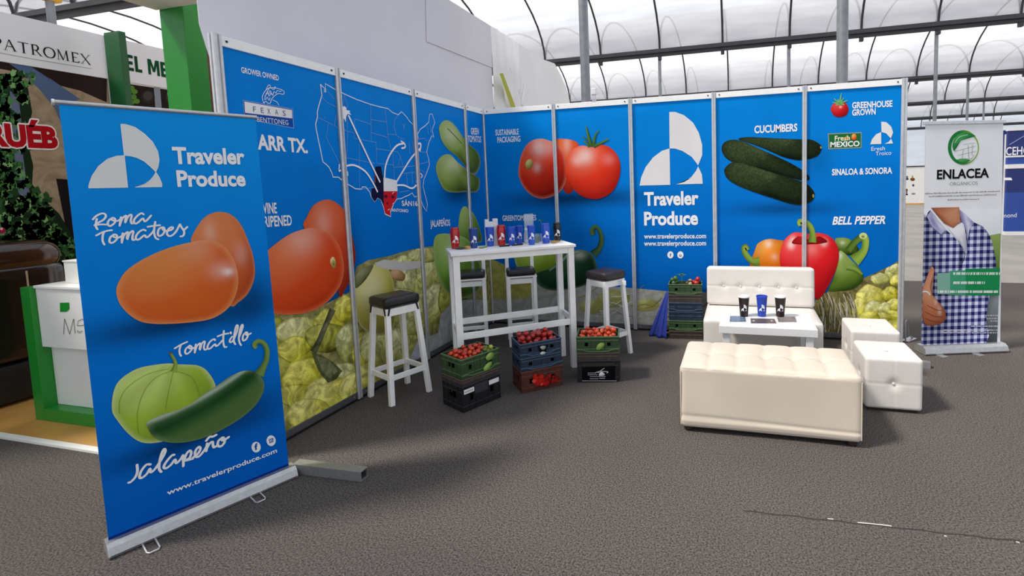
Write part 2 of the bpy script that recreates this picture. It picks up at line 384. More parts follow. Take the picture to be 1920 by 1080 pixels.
struct(MB().span((-16, -12, -.06), (26, 30, -.012)).build('floor_concrete', CONCRETE))
struct(MB().span((-12, -11, -.0119), (12, 3.2, 0)).build('floor', CARPET))
SEAM = mat('carpet_seam', '#2e2b2a', rough=.95); SCRATCH = mat('scuffed_white', '#c9c5bf', rough=.9)
sm = MB()
a, b = at_z(1395, 958), at_z(1920, 1016)
for i in range(24):
    p, q = a.lerp(b, i / 24), a.lerp(b, (i + 1) / 24); off = .004 * math.sin(i * 1.7)
    sm.bar((p.x, p.y + off, .0005), (q.x, q.y + .004 * math.sin((i + 1) * 1.7), .0005), .001, .008)
struct(sm.build('trim_1', SEAM))
sc = MB()
for u0, v0, u1, v1 in ((1552, 973, 1563, 974), (1608, 980, 1650, 984), (1650, 984, 1672, 987), (1770, 1005, 1775, 1006), (1905, 1016, 1912, 1018)):
    p, q = at_z(u0, v0), at_z(u1, v1); sc.bar((p.x, p.y, .0012), (q.x, q.y, .0012), .001, .006)
struct(sc.build('trim_2', SCRATCH))

FILM = film_mat('milky_roof_film', (.75, .75, .78), (.90, .90, .91), .52); CLEARF = film_mat('clear_roof_film', (.86, .86, .87), (.95, .95, .95), .06); STEEL = mat('galvanised_steel', '#8d9094', rough=.45, metal=.7, noise=(14, .12)); DSTEEL = mat('dark_roof_steel', '#3b3c40', rough=.6, metal=.3)
GZ, SPAN, RISE, NA = 4.5, 5.6, 1.36, 14
def arch(k, t): a = math.pi * t; return (.25 + SPAN * (k + .5) - SPAN / 2 * math.cos(a), GZ + RISE * math.sin(a))
RIBX = [-1.53 + 1.348 * i for i in range(-9, 17)]
for k in range(-2, 5):
    vs = []; fs = []
    for j in range(NA + 1):
        y, z = arch(k, j / NA); vs += [(-15, y, z + .03), (22, y, z + .03)]
    for j in range(NA): fs.append((2 * j, 2 * j + 1, 2 * j + 3, 2 * j + 2))
    struct(MB().add(vs, fs).build('ceiling', FILM if k >= 0 else CLEARF, smooth=True))
rib0 = {}
for k in range(-1, 5):
    for x in RIBX:
        if k in rib0:
            o = rib0[k].copy(); COL.objects.link(o); o.location.x = x
        else:
            o = MB().tube([(0, *arch(k, j / 18)) for j in range(19)], .022, 6).build('roof_rib', DSTEEL, smooth=True); o.location.x = x; rib0[k] = o
        struct(o)
for k in range(-1, 6):
    y = .25 + SPAN * k; gm = MB()
    gm.span((-15, y - .09, GZ - .05), (22, y + .09, GZ + .03)); gm.span((-15, y - .05, GZ - .11), (22, y + .05, GZ - .05))
    struct(gm.build('roof_gutter', DSTEEL))
    for i, x in enumerate(RIBX):
        if k in (1, 2) and -3 < x < 14:
            struct(MB().span((x - .035, y - .04, GZ - .19), (x + .035, y + .04, GZ - .1)).build('gutter_bracket', DSTEEL))
for k in range(0, 5):
    for i in range(-4, 6):
        x = 1.15 + 2.70 * i
        if k == 0 and x < 0: continue
        struct(MB().tube([(x, .3 + SPAN * k, 0 if k < 2 else -.012), (x, .3 + SPAN * k, GZ - .1)], .055 if k == 0 else .035, 10).build('steel_column', STEEL, smooth=True))
# far end of the hall: bright plastic wall over a low board
ENDW = film_mat('end_wall_film', (.85, .85, .86), (.95, .95, .95), .3)
struct(MB().span((-16, 28.3, -.012), (26, 28.4, 4.6)).build('wall_back', ENDW))

# ------------------------------------------------------------------ booth walls
ALU = mat('brushed_aluminium', '#cfd0d2', rough=.38, metal=.5, noise=(30, .08)); ALUD = mat('shade_dark_foot_rail', '#6c6e73', rough=.45, metal=.6, noise=(30, .1))  # foot rail is aluminium too, its colour darkened to stand for shade
WRAIL = mat('pale_rail', '#fbfaf8', rough=.45, noise=(30, .03)); SCREW = mat('dark_screw', '#2c2c2e', rough=.5, metal=.5)
BACKB = mat('panel_back_board', '#dcdcdc', rough=.7)
L = S; A0 = .465 * S; HW = 2.5
LW = Plane((0, 0, 0), (0, 1, 0)); BW = Plane((0, 0, 0), (1, 0, 0))
LB = [-(A0 + 3 * L), -(A0 + 2 * L), -(A0 + L), -A0, 0]; BB = [0, L, 2 * L, 3 * L, 4 * L, 5 * L]
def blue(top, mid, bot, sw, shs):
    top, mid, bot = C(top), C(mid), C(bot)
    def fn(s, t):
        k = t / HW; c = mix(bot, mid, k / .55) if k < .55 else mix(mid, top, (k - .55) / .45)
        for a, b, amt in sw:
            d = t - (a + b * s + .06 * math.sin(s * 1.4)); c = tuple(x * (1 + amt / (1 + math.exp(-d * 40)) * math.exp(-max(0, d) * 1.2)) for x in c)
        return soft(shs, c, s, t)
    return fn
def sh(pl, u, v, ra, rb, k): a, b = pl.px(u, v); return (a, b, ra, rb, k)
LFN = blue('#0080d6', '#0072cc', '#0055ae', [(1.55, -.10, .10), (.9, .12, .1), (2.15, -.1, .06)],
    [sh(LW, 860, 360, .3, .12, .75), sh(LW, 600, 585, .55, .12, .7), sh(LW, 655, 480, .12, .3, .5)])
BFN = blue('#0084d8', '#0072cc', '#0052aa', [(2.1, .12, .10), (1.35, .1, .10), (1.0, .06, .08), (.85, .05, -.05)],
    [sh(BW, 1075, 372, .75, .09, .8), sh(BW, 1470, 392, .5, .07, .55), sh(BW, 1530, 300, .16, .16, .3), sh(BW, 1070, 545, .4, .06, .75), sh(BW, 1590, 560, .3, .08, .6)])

inks = {'L': [], 'B': []}
def ink(side, name, m=None, label=None, st=False):
    k = Ink(LW if side == 'L' else BW); inks[side].append((name, k, m or PRINT, label, st)); return k

def wtext(side, *a, **kw): ink(side, 'lettering').text(*a, **kw)
# ---- bottom photograph of husks and bagged vegetables
def husk(k, u, v, rx, ry, cols, seed, lay=1.5):
    r = random.Random(seed); pts = []
    for i in range(11):
        a = 2 * math.pi * i / 11; q = 1 + r.uniform(-.13, .13); pts.append((u + rx * q * math.cos(a), v + ry * q * math.sin(a)))
    k.blob(pts, veg(*cols, ribs=(9, .10, r.uniform(-.4, .4), 1.3), rim=cols[2]), lay, rings=9, sub=2)
YEL = ('#d6cf42', '#f2ea7c', '#8d8a28'); OLV = ('#a5a63e', '#cfce6c', '#5c5c22'); CAB = ('#cfce78', '#eeecb4', '#868742'); PALEY = ('#dfd75c', '#f8f096', '#a29c38')
HUSKN = [0]
k = ink('L', 'husk_photograph', LEAFP)
k.poly([(400, 1000), (400, 560), (510, 588), (600, 575), (660, 545), (668, 500), (690, 488), (730, 480), (770, 468), (806, 462), (850, 464), (900, 470), (960, 480), (960, 700), (803, 690), (674, 760)], C('#9a9660'), 1)
Zq = Z(470, 340, 2.25); q = lambda x, y: Zq([(x, y)])[0]
r7 = random.Random(11)
for x, y, rx, ry, c in ((90, 620, 60, 55, OLV), (200, 640, 90, 70, CAB), (330, 600, 70, 60, YEL), (400, 540, 50, 60, YEL), (60, 720, 70, 90, CAB), (190, 720, 80, 75, YEL), (320, 660, 90, 70, OLV), (415, 690, 60, 90, CAB), (120, 820, 90, 80, OLV), (230, 830, 100, 90, YEL), (400, 830, 80, 70, CAB), (190, 930, 110, 80, YEL), (90, 1000, 90, 80, CAB), (330, 910, 120, 80, PALEY), (250, 980, 100, 70, PALEY), (440, 880, 80, 80, PALEY)):
    u, v = q(x, y); husk(k, u, v, rx / 2.25, ry / 2.25, c, x + y)
for x, y, rx, ry, c in ((480, 720, 60, 80, YEL), (540, 700, 90, 90, CAB), (500, 830, 60, 70, PALEY), (640, 700, 70, 90, CAB), (690, 420, 80, 90, CAB), (640, 520, 70, 80, CAB), (700, 560, 90, 100, CAB), (760, 380, 60, 80, CAB), (790, 520, 70, 90, CAB), (650, 340, 60, 26, CAB), (735, 310, 70, 30, CAB), (850, 500, 60, 90, OLV)):
    u, v = q(x, y); husk(k, u, v, rx / 2.25, ry / 2.25, c, x + y)
k.poly(Zq([(255, 720), (300, 735), (350, 765), (385, 800), (360, 835), (325, 850), (295, 815), (270, 765)]), C('#5d6440'), 3)
k.poly(Zq([(275, 735), (325, 752), (368, 800), (330, 832), (300, 800)]), C('#7e8460'), 4)
k.ribbon(Zq([(345, 540), (310, 620), (280, 690), (262, 720)]), [26, 22, 24, 30], stalk('#7b7b62', '#5a5d44', '#4a4c3a'), 3, scale=2.25)
k2 = ink('L', 'squash_picture')
k2.blob(Zq([(440, 440), (470, 380), (520, 350), (560, 350), (590, 390), (605, 450), (612, 540), (600, 620), (560, 650), (500, 640), (455, 600), (438, 520)]), veg('#b5ae48', '#dcd486', '#77742c', hl=((-.2, .3, .5, .25),), rim='#c9c690'), 4)
k2.blob(Zq([(440, 400), (470, 370), (515, 352), (500, 390), (470, 430), (440, 450)]), veg('#6f7248', '#9a9c74', '#45482c'), 5)
k2.poly(Zq([(520, 345), (560, 330), (640, 340), (720, 335), (715, 365), (640, 378), (580, 372), (540, 362)]), C('#c9c6c0'), 5)
k2.blob(Zq([(590, 380), (620, 372), (650, 395), (640, 420), (600, 410)]), veg('#b88a58', '#d8b088', '#80603c'), 5)
k3 = ink('L', 'bag_film_picture', FILMP)
k3.poly(Zq([(690, 760), (700, 690), (735, 660), (790, 640), (800, 560), (840, 520), (900, 500), (1000, 500), (1000, 640), (860, 680), (750, 740)]), C('#aeb0b2'), 4)
k3.poly(Zq([(660, 770), (690, 700), (720, 640), (728, 740)]), C('#b6b8c4'), 5)
# ---- big roma tomatoes
k = ink('L', 'tomato_picture')
k.blob(Zq([(225, 200), (235, 150), (265, 100), (310, 78), (350, 85), (390, 120), (415, 190), (435, 270), (440, 330), (425, 400), (395, 460), (370, 480), (330, 300)]), veg('#cc4526', '#dd6a40', '#8e2a18', hl=((-.25, .55, .3, .18),)), 5)
k.blob(Zq([(-20, 420), (20, 340), (65, 295), (150, 230), (220, 202), (270, 198), (330, 220), (370, 270), (388, 330), (390, 390), (370, 450), (320, 510), (250, 550), (170, 562), (90, 558), (30, 530), (-10, 480)]), veg('#d84c1f', '#e4794a', '#c23a16', hl=((.1, .75, .35, .25),), rim='#e27a4c'), 6, rings=16)
k.blob(Zq([(333, 340), (338, 322), (348, 320), (357, 340), (355, 362), (344, 366)]), veg('#d0b468', '#ead9a0', '#8c7a3c'), 7, rings=4)
k.blob(Zq([(339, 343), (343, 332), (349, 335), (351, 350), (345, 356)]), veg('#9a8a48', '#c8b878', '#6c6430'), 8, rings=3)
# ---- map
Zm = Z(580, 140, 3.857); k = ink('L', 'map_print')
MAPC = C('#e6ecf6'); MAPL = C('#7ea6da')
for pts in ([(78,68),(82,105),(88,150),(70,210),(55,265),(55,310),(42,360),(52,420),(62,470),(75,530),(85,580),(95,630),(120,650),(140,670),(160,710),(168,740),(210,742),(240,770),(290,800),(330,825),(375,828),(380,812),(405,812),(435,850),(445,885),(470,920),(490,890),(515,905),(535,960),(545,1010),(585,1028),(580,990),(600,945),(630,900),(665,895),(690,882),(720,870),(740,855),(760,885),(775,878),(790,868),(805,905),(820,950),(845,988),(852,940),(835,870),(820,810),(825,760),(850,700),(866,650),(858,600),(846,560),(862,490),(885,440),(898,455),(885,400),(905,345),(886,285),(868,285),(860,345),(835,370),(800,395),(780,430),(785,460)],
            [(78,68),(92,86),(108,98),(106,128),(116,126),(112,65),(180,105),(255,142),(340,180),(440,215),(520,236),(565,245),(600,275),(640,290),(665,268),(700,305),(720,335),(745,360)]):
    k.stroke(Zm(pts), 1.3, MAPC, 4, sub=1, caps=False)
for pts in ([(640,290),(612,330),(610,380),(630,440),(660,462),(684,465),(690,490)], [(90,160),(130,205),(190,232)], [(62,310),(200,380),(275,410)], [(135,350),(120,455),(215,640)], [(190,290),(180,370)], [(130,120),(180,180)], [(250,140),(240,235)], [(252,150),(275,230),(268,245)], [(325,320),(440,358)], [(440,215),(445,480)], [(325,325),(322,460),(480,490)], [(275,410),(265,640)], [(268,602),(470,642)], [(360,470),(360,830)], [(480,490),(485,640),(610,655)], [(445,325),(550,342)], [(445,420),(560,452)], [(545,250),(565,440),(585,530)], [(480,535),(640,560)], [(565,430),(632,436)], [(600,560),(612,760)], [(610,670),(740,662),(860,630)], [(640,560),(665,620),(680,700)], [(680,715),(760,705)], [(700,712),(708,800)], [(740,705),(745,790)], [(720,490),(725,570)], [(745,480),(750,560)], [(780,470),(830,460),(845,480)], [(800,690),(830,705),(825,740)], [(650,850),(720,838)], [(375,828),(480,815)], [(272,300),(270,400)], [(850,370),(860,430)], [(870,350),(878,420)], [(680,360),(683,400)], [(672,358),(682,380),(692,356)], [(655,600),(640,655)], [(800,560),(850,560)], [(105,300),(108,318)], [(240,400),(320,420)]):
    k.stroke(Zm(pts), .75, MAPL, 3, sub=1, caps=False)
k.poly(Zm([(475,665),(515,662),(524,720),(532,745),(533,945),(515,905),(490,890),(470,920),(445,885),(450,820),(470,820)]), C('#141a3c'), 5)
k.poly(Zm([(532,742),(630,765),(634,843),(534,843)]), C('#f2f0f2'), 6)
k.poly(Zm([(534,843),(634,843),(625,900),(600,945),(582,985),(585,1027),(546,1008),(535,955)]), C('#d01f26'), 6)
k.stroke(Zm([(545,1008),(585,1027),(582,988),(602,944)]), 1.4, MAPC, 7, sub=1)
for x, y, w in ((550, 880, 13), (600, 885, 12), (560, 930, 8), (610, 860, 6)): k.disc(Zm([(x, y)])[0], w / 3.857, w / 3.857, C('#5a1440'), 7, 10)
for x, y in ((602, 855), (570, 975), (604, 930)): k.stroke(Zm([(x - 6, y + 4), (x + 6, y - 4)]), 1.2, C('#f0d8d8'), 8, sub=1)
k.poly(Zm([(470, 700), (474, 695), (474, 780), (470, 780)]), C('#c0402c'), 7)
for pts, w in (([(280,298),(360,470),(440,640),(506,775)], 3), ([(255,662),(320,655),(400,700),(455,780),(488,846)], 3), ([(540,742),(547,660),(580,575),(630,512),(680,498)], 3), ([(622,782),(680,685),(735,600),(795,535)], 2.6), ([(622,800),(680,800),(738,822),(778,792)], 2.6),
               ([(660,482),(684,500),(688,525),(664,532)], 2.6), ([(783,500),(802,502),(795,552)], 3), ([(770,775),(780,805),(762,800)], 2), ([(212,650),(210,698),(222,690)], 2), ([(265,720),(275,728),(270,700)], 1.5), ([(800,715),(812,730),(805,745)], 1.8)):
    k.stroke(Zm(pts), w, C('#f4f4f8'), 7)
k.poly(Zm([(228,235),(248,228),(262,240),(262,256),(290,262),(284,272),(298,292),(272,284),(262,300),(256,345),(246,318),(236,322),(232,290),(226,272)]), C('#f4f4f8'), 8)
# ---- chayotes and green fruit
Zc = Z(580, 140, 3.1765); k = ink('L', 'chayote_picture')
k.blob(Zc([(752,560),(765,510),(800,478),(840,478),(880,520),(930,560),(985,600),(1012,620),(1012,670),(990,700),(930,698),(860,702),(810,690),(775,640)]), veg('#6f8a35', '#a8bc6c', '#2f4216', ribs=(10, .08, .2, 1.5), rim='#9db27c', hl=((-.3, .5, .4, .22),)), 4)
k = ink('L', 'chayote_picture')
k.blob(Zc([(770,330),(778,295),(805,272),(840,280),(875,315),(915,375),(960,425),(1000,460),(1018,510),(1010,560),(985,595),(950,585),(925,545),(880,490),(830,450),(790,400)]), veg('#6b8a35', '#a2b868', '#3a5020', ribs=(10, .08, 1.2, -1.3), rim='#9db27c', hl=((-.5, .5, .35, .25),)), 5)
k.stroke(Zc([(820, 320), (870, 370), (905, 410)]), 1.2, C('#41531f'), 6)
Zt = Z(820, 390, 6.75); k = ink('L', 'green_fruit_picture')
k.blob([(812, 470), (815, 445), (828, 438), (852, 440), (875, 448), (890, 470), (902, 500), (904, 530), (890, 552), (860, 560), (835, 545), (818, 510)], veg('#6f9a34', '#9fc060', '#3f5c1c', hl=((-.3, .5, .3, .25),), rim='#a8bf84'), 4)
k.blob(Zt([(265, 330), (268, 180), (285, 60), (320, -10), (360, -15), (400, 20), (450, 60), (500, 160), (540, 280), (565, 380), (540, 440), (440, 450), (330, 420)]), veg('#75963c', '#a4bc68', '#425c20', ribs=(7, .1, .1, 1.6), rim='#a8bf84'), 3)
# ---- writing
k = None
wtext('L', 'GROWER OWNED', (452, 136), (522.4, 151.3), 10.5, WHITE); wtext('L', 'ARR TX.', (483, 279), (577, 286.5), 27, WHITE, bold=.035)
wtext('L', 'VINE', (493, 400.5), (519, 399.5), 20, WHITE); wtext('L', 'RIPENED', (495, 425.5), (547, 422), 20, WHITE)
wtext('L', 'SÁN16', (752.4, 385.8), (782, 386.2), 9.5, WHITE, 8); wtext('L', 'ANTONIO', (733, 396.7), (764.6, 398.3), 6, WHITE, 8)
wtext('L', 'GREEN', (882.8, 252), (897.5, 252), 12, WHITE); wtext('L', 'TOMATOS', (877, 266), (902, 267), 12, WHITE); wtext('L', 'JALAPEÑOS', (806.7, 425.5), (843.8, 423), 12.5, WHITE)
k = ink('L', 'grower_emblem'); Ze = Z(430, 110, 5.684)
k.poly(Ze([(143, 440), (675, 535), (687, 745), (160, 640)]), C('#8fb0e2'), 1); k.poly(Ze([(150, 448), (668, 541), (680, 736), (166, 632)]), C('#1450a8'), 2)
k.poly(Ze([(150, 448), (668, 541), (672, 645), (158, 585)]), C('#4a4aa0'), 3); k.poly(Ze([(156, 457), (662, 548), (666, 637), (163, 577)]), C('#ecebec'), 4)
for ch, x, y in (('F', 250, 565), ('E', 333, 577), ('X', 402, 586), ('A', 484, 595), ('S', 566, 608)):
    p = Ze([(x, y), (x + 32, y + 4)]); k.text(ch, p[0], p[1], 10, C('#4b587e'), 5, bold=0)
p = Ze([(292, 672), (625, 708)]); k.text('BENTTONEG', p[0], p[1], 9.5, C('#dfe4f0'), 5, bold=0)
for pts in ([(360,475),(345,420),(352,385),(385,335),(425,312),(480,312),(530,325),(576,348),(570,380),(520,372),(488,388),(460,412),(440,440),(432,472),(405,476),(385,455),(362,472)], [(385,335),(410,285),(425,282),(430,300),(405,340),(380,390),(370,440)], [(430,310),(470,330),(480,295),(490,320)], [(372,400),(400,370),(420,400),(440,360),(455,395),(470,350),(490,370),(505,340),(530,350),(550,345)], [(380,440),(400,410),(415,445),(430,415)], [(455, 440), (500, 462), (522, 498)], [(400, 345), (410, 380), (430, 340), (445, 385)]):
    k.stroke(Ze(pts), 1.1, C('#e8eef8'), 5, sub=3, caps=False)

# ---- back wall
Zb = Z(880, 180, 3.6); k = None
wtext('B', 'SUSTAINABLE', (929.4, 253.8), (973, 251.9), 10.5, WHITE); wtext('B', 'PACKAGING', (933, 267.6), (976, 265.2), 10.5, WHITE)
wtext('B', 'GREENTOMATOES', (942.5, 414), (1005.8, 412.8), 9.8, WHITE)
wtext('B', 'Traveler', (1208, 385), (1310, 382.8), 24, WHITE, bold=.035); wtext('B', 'Produce', (1208, 421.8), (1309, 420.3), 24, WHITE, bold=.035)
wtext('B', 'www.travelerproduce.com', (1207.8, 447.3), (1323.9, 446.6), 8.8, WHITE, bold=.02); wtext('B', 'www.travelerproduce.com', (1207.8, 460.7), (1323.9, 460), 8.8, WHITE, bold=.02)
wtext('B', 'CUCUMBERS', (1414.5, 249.6), (1495, 245.6), 13.5, WHITE, bold=.03); wtext('B', 'GREENHOUSE', (1597.6, 203.2), (1673, 199.8), 11.2, WHITE, bold=.03); wtext('B', 'GROWN', (1597.6, 216.7), (1641.7, 214.4), 11.2, WHITE, bold=.03)
wtext('B', 'SINALOA & SONORA', (1559.9, 328.4), (1672.6, 325.2), 11.2, WHITE, bold=.03); wtext('B', 'BELL PEPPER', (1560.5, 420.9), (1660, 419.3), 14.5, WHITE, bold=.03, shear=.2)
wtext('B', 'Eresh', (1633.5, 283), (1659, 281.5), 7.5, WHITE, bold=.0); wtext('B', 'Troico', (1641.7, 291.8), (1671, 290), 7.5, WHITE, bold=.0)
k = ink('B', 'company_logo')
for pts in logo_pts(): k.fan(cat_rom(Zb(pts), 1), PALE, 3)
Z12 = Z(1320, 140, 3.1767)
k = ink('B', 'company_logo')
for pts in ([(1055,280),(1085,283),(1115,310),(1126,345),(1112,380),(1085,350),(1057,342)], [(1055,342),(1025,355),(1000,385),(990,415),(1055,413)], [(1114,382),(1126,410),(1075,412),(1100,400)]): k.fan(Z12(pts), PALE, 3)
for u, ch in ((1257.2, 'f'), (1275.8, 'o')):
    k = ink('B', 'social_icon')
    k.disc((u, 477.8), 5.8, 6.6, WHITE, 3, 20); k.text(ch, (u - (1.6 if ch == 'f' else 2.4), 481), (u + (1.8 if ch == 'f' else 2.4), 481), 5.6, C('#0a50a8'), 4, bold=.02)
k = ink('B', 'tomato_picture')
R1 = ('#cf2d18', '#e8583a', '#8a150c')
k.blob(Zb([(585,305),(640,290),(700,300),(740,340),(730,500),(700,640),(640,640),(590,450)]), veg('#d8431f', '#ec7040', '#a02412', hl=((0, .8, .3, .3),)), 3)
k.blob(Zb([(332,510),(345,420),(380,340),(430,298),(490,288),(550,305),(600,330),(640,400),(655,500),(650,580),(610,650),(540,685),(480,692),(420,670),(370,620),(340,560)]), veg(*R1, hl=((-.1, .72, .3, .5), (-.2, .05, .16, .35), (.35, .7, .25, .25)), rim='#e0806c', ribs=(5, .05, -.6, .3)), 4, rings=16)
k.blob(Zb([(378, 462), (395, 430), (420, 430), (430, 455), (415, 490), (388, 490)]), veg('#b0a050', '#d8d090', '#6a7030'), 5, rings=4)
k.blob(Zb([(645,500),(660,420),(700,360),(760,335),(830,345),(900,330),(960,355),(1005,410),(1020,480),(1010,560),(970,640),(900,685),(830,695),(750,670),(690,610),(655,560)]), veg('#e0361e', '#f06a48', '#a51a10', hl=((-.25, .62, .3, .55), (-.55, .45, .18, .3), (.6, .45, .2, .15)), ribs=(5, .04, 0, 1.3)), 6, rings=16)
gs = stalk('#3f6a2e', '#6f8f4a', '#24401c')
for pts, ws in (([(825,342),(806,275),(790,205)], [26, 20, 8]), ([(840,340),(850,270),(878,230)], [22, 14, 6]), ([(840,342),(890,318),(942,290)], [24, 18, 8]), ([(812,345),(795,320),(772,305)], [20, 14, 6]), ([(800, 300), (775, 280), (758, 265)], [9, 7, 4])): k.ribbon(Zb(pts), ws, gs, 7, scale=3.6)
k = ink('B', 'tomatillo_picture')
k.blob([(967, 470), (966, 490), (975, 508), (995, 520), (1020, 520), (1045, 508), (1062, 490), (1066, 472), (1040, 458), (1000, 455)], veg('#7f9e2c', '#b2c860', '#4a641c', ribs=(8, .08, .4, 1.2), rim='#c0d094'), 4)
k = ink('B', 'jalapeno_picture'); Zj = Z(660, 380, 2.7)
k.blob(Zj([(1010,330),(1060,270),(1110,245),(1160,238),(1210,255),(1236,300),(1240,350),(1220,395),(1160,425),(1080,440),(1000,442),(945,415),(928,365),(960,345)]), veg('#173a22', '#35583a', '#081a10', hl=((.45, .75, .2, .4),), rim='#56745c'), 5, rings=14)
k.ribbon(Zj([(1000,345),(1060,300),(1100,262),(1150,250)]), [10, 14, 16, 10], stalk('#7c967c', '#a4b8a0', '#3a5a40'), 6, scale=2.7)
k.ribbon(Zj([(1224,162),(1216,140),(1232,122),(1252,140),(1264,185),(1252,230),(1222,262)]), [26, 24, 20, 20, 24, 28, 44], stalk('#58723c', '#3f6038', '#1e3a22'), 6, scale=2.7)
CU = ('#26341c', '#4a5636', '#0c140a')
for i, pts in enumerate(([(205,385),(260,372),(400,378),(560,385),(640,388),(690,415),(700,440),(680,480),(630,502),(560,510),(470,490),(380,450),(290,415)], [(105,440),(115,410),(150,390),(200,390),(260,410),(350,450),(450,495),(540,540),(600,580),(628,610),(615,632),(560,625),(460,600),(350,575),(240,545),(150,510),(115,475)], [(120,575),(135,545),(170,522),(220,525),(320,555),(430,590),(530,620),(610,650),(650,690),(658,720),(640,755),(590,775),(520,770),(420,740),(300,700),(200,660),(140,620)])):
    k = ink('B', 'cucumber_picture', SKINP); k.blob(Z12(pts), veg(*CU, rim='#1a2412', L=(-.2, .7, .55)), 3 + i)
    if i != 1: k.disc(*((Z12([(696, 434)])[0], 1.6, 2.4, C('#b0a040')) if i == 0 else (Z12([(650, 722)])[0], 1.8, 3.6, C('#a08a34'))), 7, 10)
Zp = Z(1320, 380, 4.5); k = ink('B', 'pepper_picture')
k.blob(Zp([(388,530),(400,480),(430,400),(450,350),(500,318),(560,305),(620,315),(680,330),(700,420),(690,600),(520,640),(420,600)]), veg('#e07a18', '#f2a448', '#a84c0c', hl=((.0, .75, .18, .5), (.3, .1, .16, .3)), ribs=(4, .12, -.3, 1.2)), 3)
k.ribbon(Zp([(372,398),(352,368),(336,390),(358,445),(410,495),(468,498)]), [34, 40, 46, 50, 56, 90], stalk('#9ab04e', '#86a03e', '#54702a'), 4, scale=4.5)
k.blob(Zp([(1105,310),(1150,295),(1210,300),(1260,330),(1310,400),(1290,440),(1200,440),(1135,400)]), veg('#4f6a1e', '#8aa050', '#1c2c0a', hl=((-.4, .4, .2, .4),)), 3)
k.blob(Zp([(1050,740),(1090,640),(1125,520),(1140,410),(1180,420),(1240,480),(1300,540),(1340,600),(1340,650),(1300,700),(1230,735),(1140,745)]), veg('#5d7a26', '#94ac5a', '#2a4010', hl=((-.35, .75, .14, .5),), ribs=(4, .12, .3, 1.3)), 4)
k.ribbon(Zp([(1328,288),(1270,335),(1215,405)]), [56, 54, 60], stalk('#6f8a34', '#5a7828', '#34501a'), 5, scale=4.5)
k.ribbon(Zp([(1335,275),(1362,320),(1345,410),(1265,490)]), [70, 62, 66, 110], stalk('#a8c058', '#8aa83c', '#5a7a2a'), 6, scale=4.5)
k.disc(Zp([(1342, 280)])[0], 7.6, 6.0, C('#c8d48a'), 7, 16); k.disc(Zp([(1340, 286)])[0], 3, 2.4, C('#7c8a48'), 8, 10)
k.ribbon(Zp([(1205, 545), (1270, 560), (1335, 605)]), [44, 40, 20], stalk('#8aa64a', '#7c983c', '#4a6422'), 6, scale=4.5)
k.blob(Zp([(640,470),(650,380),(690,300),(750,255),(800,250),(870,262),(940,255),(1010,262),(1080,300),(1125,370),(1138,450),(1120,540),(1080,640),(1020,750),(980,800),(945,810),(850,780),(760,720),(690,620),(650,540)]), veg('#d81e24', '#ee4c4c', '#a00c14', hl=((-.62, .62, .12, .7), (-.55, .78, .1, .5), (.5, .68, .1, .6), (.1, .5, .2, .15)), ribs=(4, .05, 0, 1.3)), 7, rings=18)
k.blob(Zp([(740, 340), (790, 285), (850, 300), (900, 330), (960, 285), (1010, 300), (1040, 330), (980, 345), (900, 350), (820, 352)]), veg('#8a0e14', '#c02026', '#70080e'), 8, rings=5)
k.ribbon(Zp([(812,195),(806,160),(850,165),(893,200),(915,260),(912,335)]), [34, 44, 52, 50, 52, 70], stalk('#a0b452', '#7f9a3a', '#4c682a'), 9, scale=4.5)
k = ink('B', 'small_tomato_emblem')
k.blob(Z12([(755,210),(765,180),(790,165),(810,170),(835,165),(855,185),(860,215),(845,243),(810,254),(775,245)]), veg('#cc1a22', '#ea4a44', '#8e0c14', hl=((.1, .35, .14, .6),)), 3, rings=8)
for dx, dy in ((-42, -8), (-34, -30), (-10, -26), (10, -62), (24, -32), (46, -18), (0, 14), (-26, 10), (28, 8)): k.ribbon(Z12([(808, 172), (808 + dx, 172 + dy)]), [15, 4], stalk('#6ab060', '#a8d890', '#3c8040'), 4, sub=2, cross=2, scale=3.18)
k = ink('B', 'origin_badge')
k.poly(Z12([(738,350),(939,343),(938,437),(741,445)]), C('#8f9a8c'), 2); k.poly(Z12([(744,356),(933,349),(932,431),(747,438)]), C('#1f6b3a'), 3)
p = Z12([(752, 432), (926, 425)]); k.text('MEXICO', p[0], p[1], 9.6, WHITE, 5, bold=.03)
p = Z12([(778, 394), (868, 390)]); k.text('Fresh', p[0], p[1], 9.2, C('#f4ecd0'), 5, bold=.02)
k.blob(Z12([(878, 380), (880, 360), (895, 352), (908, 365), (905, 385), (890, 392)]), veg('#e0702a', '#f0b050', '#b03020'), 5, rings=4); k.stroke(Z12([(825, 385), (845, 372), (862, 388)]), 1.6, C('#e8a838'), 6)
k = ink('B', 'husk_photograph', LEAFP)
k.poly(Zp([(1900, 300), (1640, 490), (1560, 540), (1450, 590), (1340, 640), (1300, 690), (1200, 742), (1050, 745), (940, 820), (900, 1000), (900, 1400), (1900, 1400)]), C('#7d7448'), 1)
for x, y, rx, ry, c in ((1400, 800, 130, 110, PALEY), (1310, 900, 60, 110, PALEY), (1430, 890, 80, 70, CAB), (1570, 770, 80, 60, YEL), (1600, 860, 60, 60, PALEY), (1520, 900, 60, 60, CAB), (1600, 960, 70, 60, YEL), (1500, 980, 80, 60, PALEY), (1400, 980, 90, 70, YEL), (1590, 600, 70, 60, CAB), (1620, 560, 60, 50, CAB), (1490, 640, 80, 50, CAB), (1620, 660, 50, 50, PALEY), (1600, 1060, 80, 70, YEL), (1480, 1080, 90, 70, PALEY), (1350, 1080, 90, 60, YEL)):
    u, v = Zp([(x, y)])[0]; husk(k, u, v, rx / 4.5, ry / 4.5, c, x + y)
k = ink('B', 'bag_film_picture', FILMP)
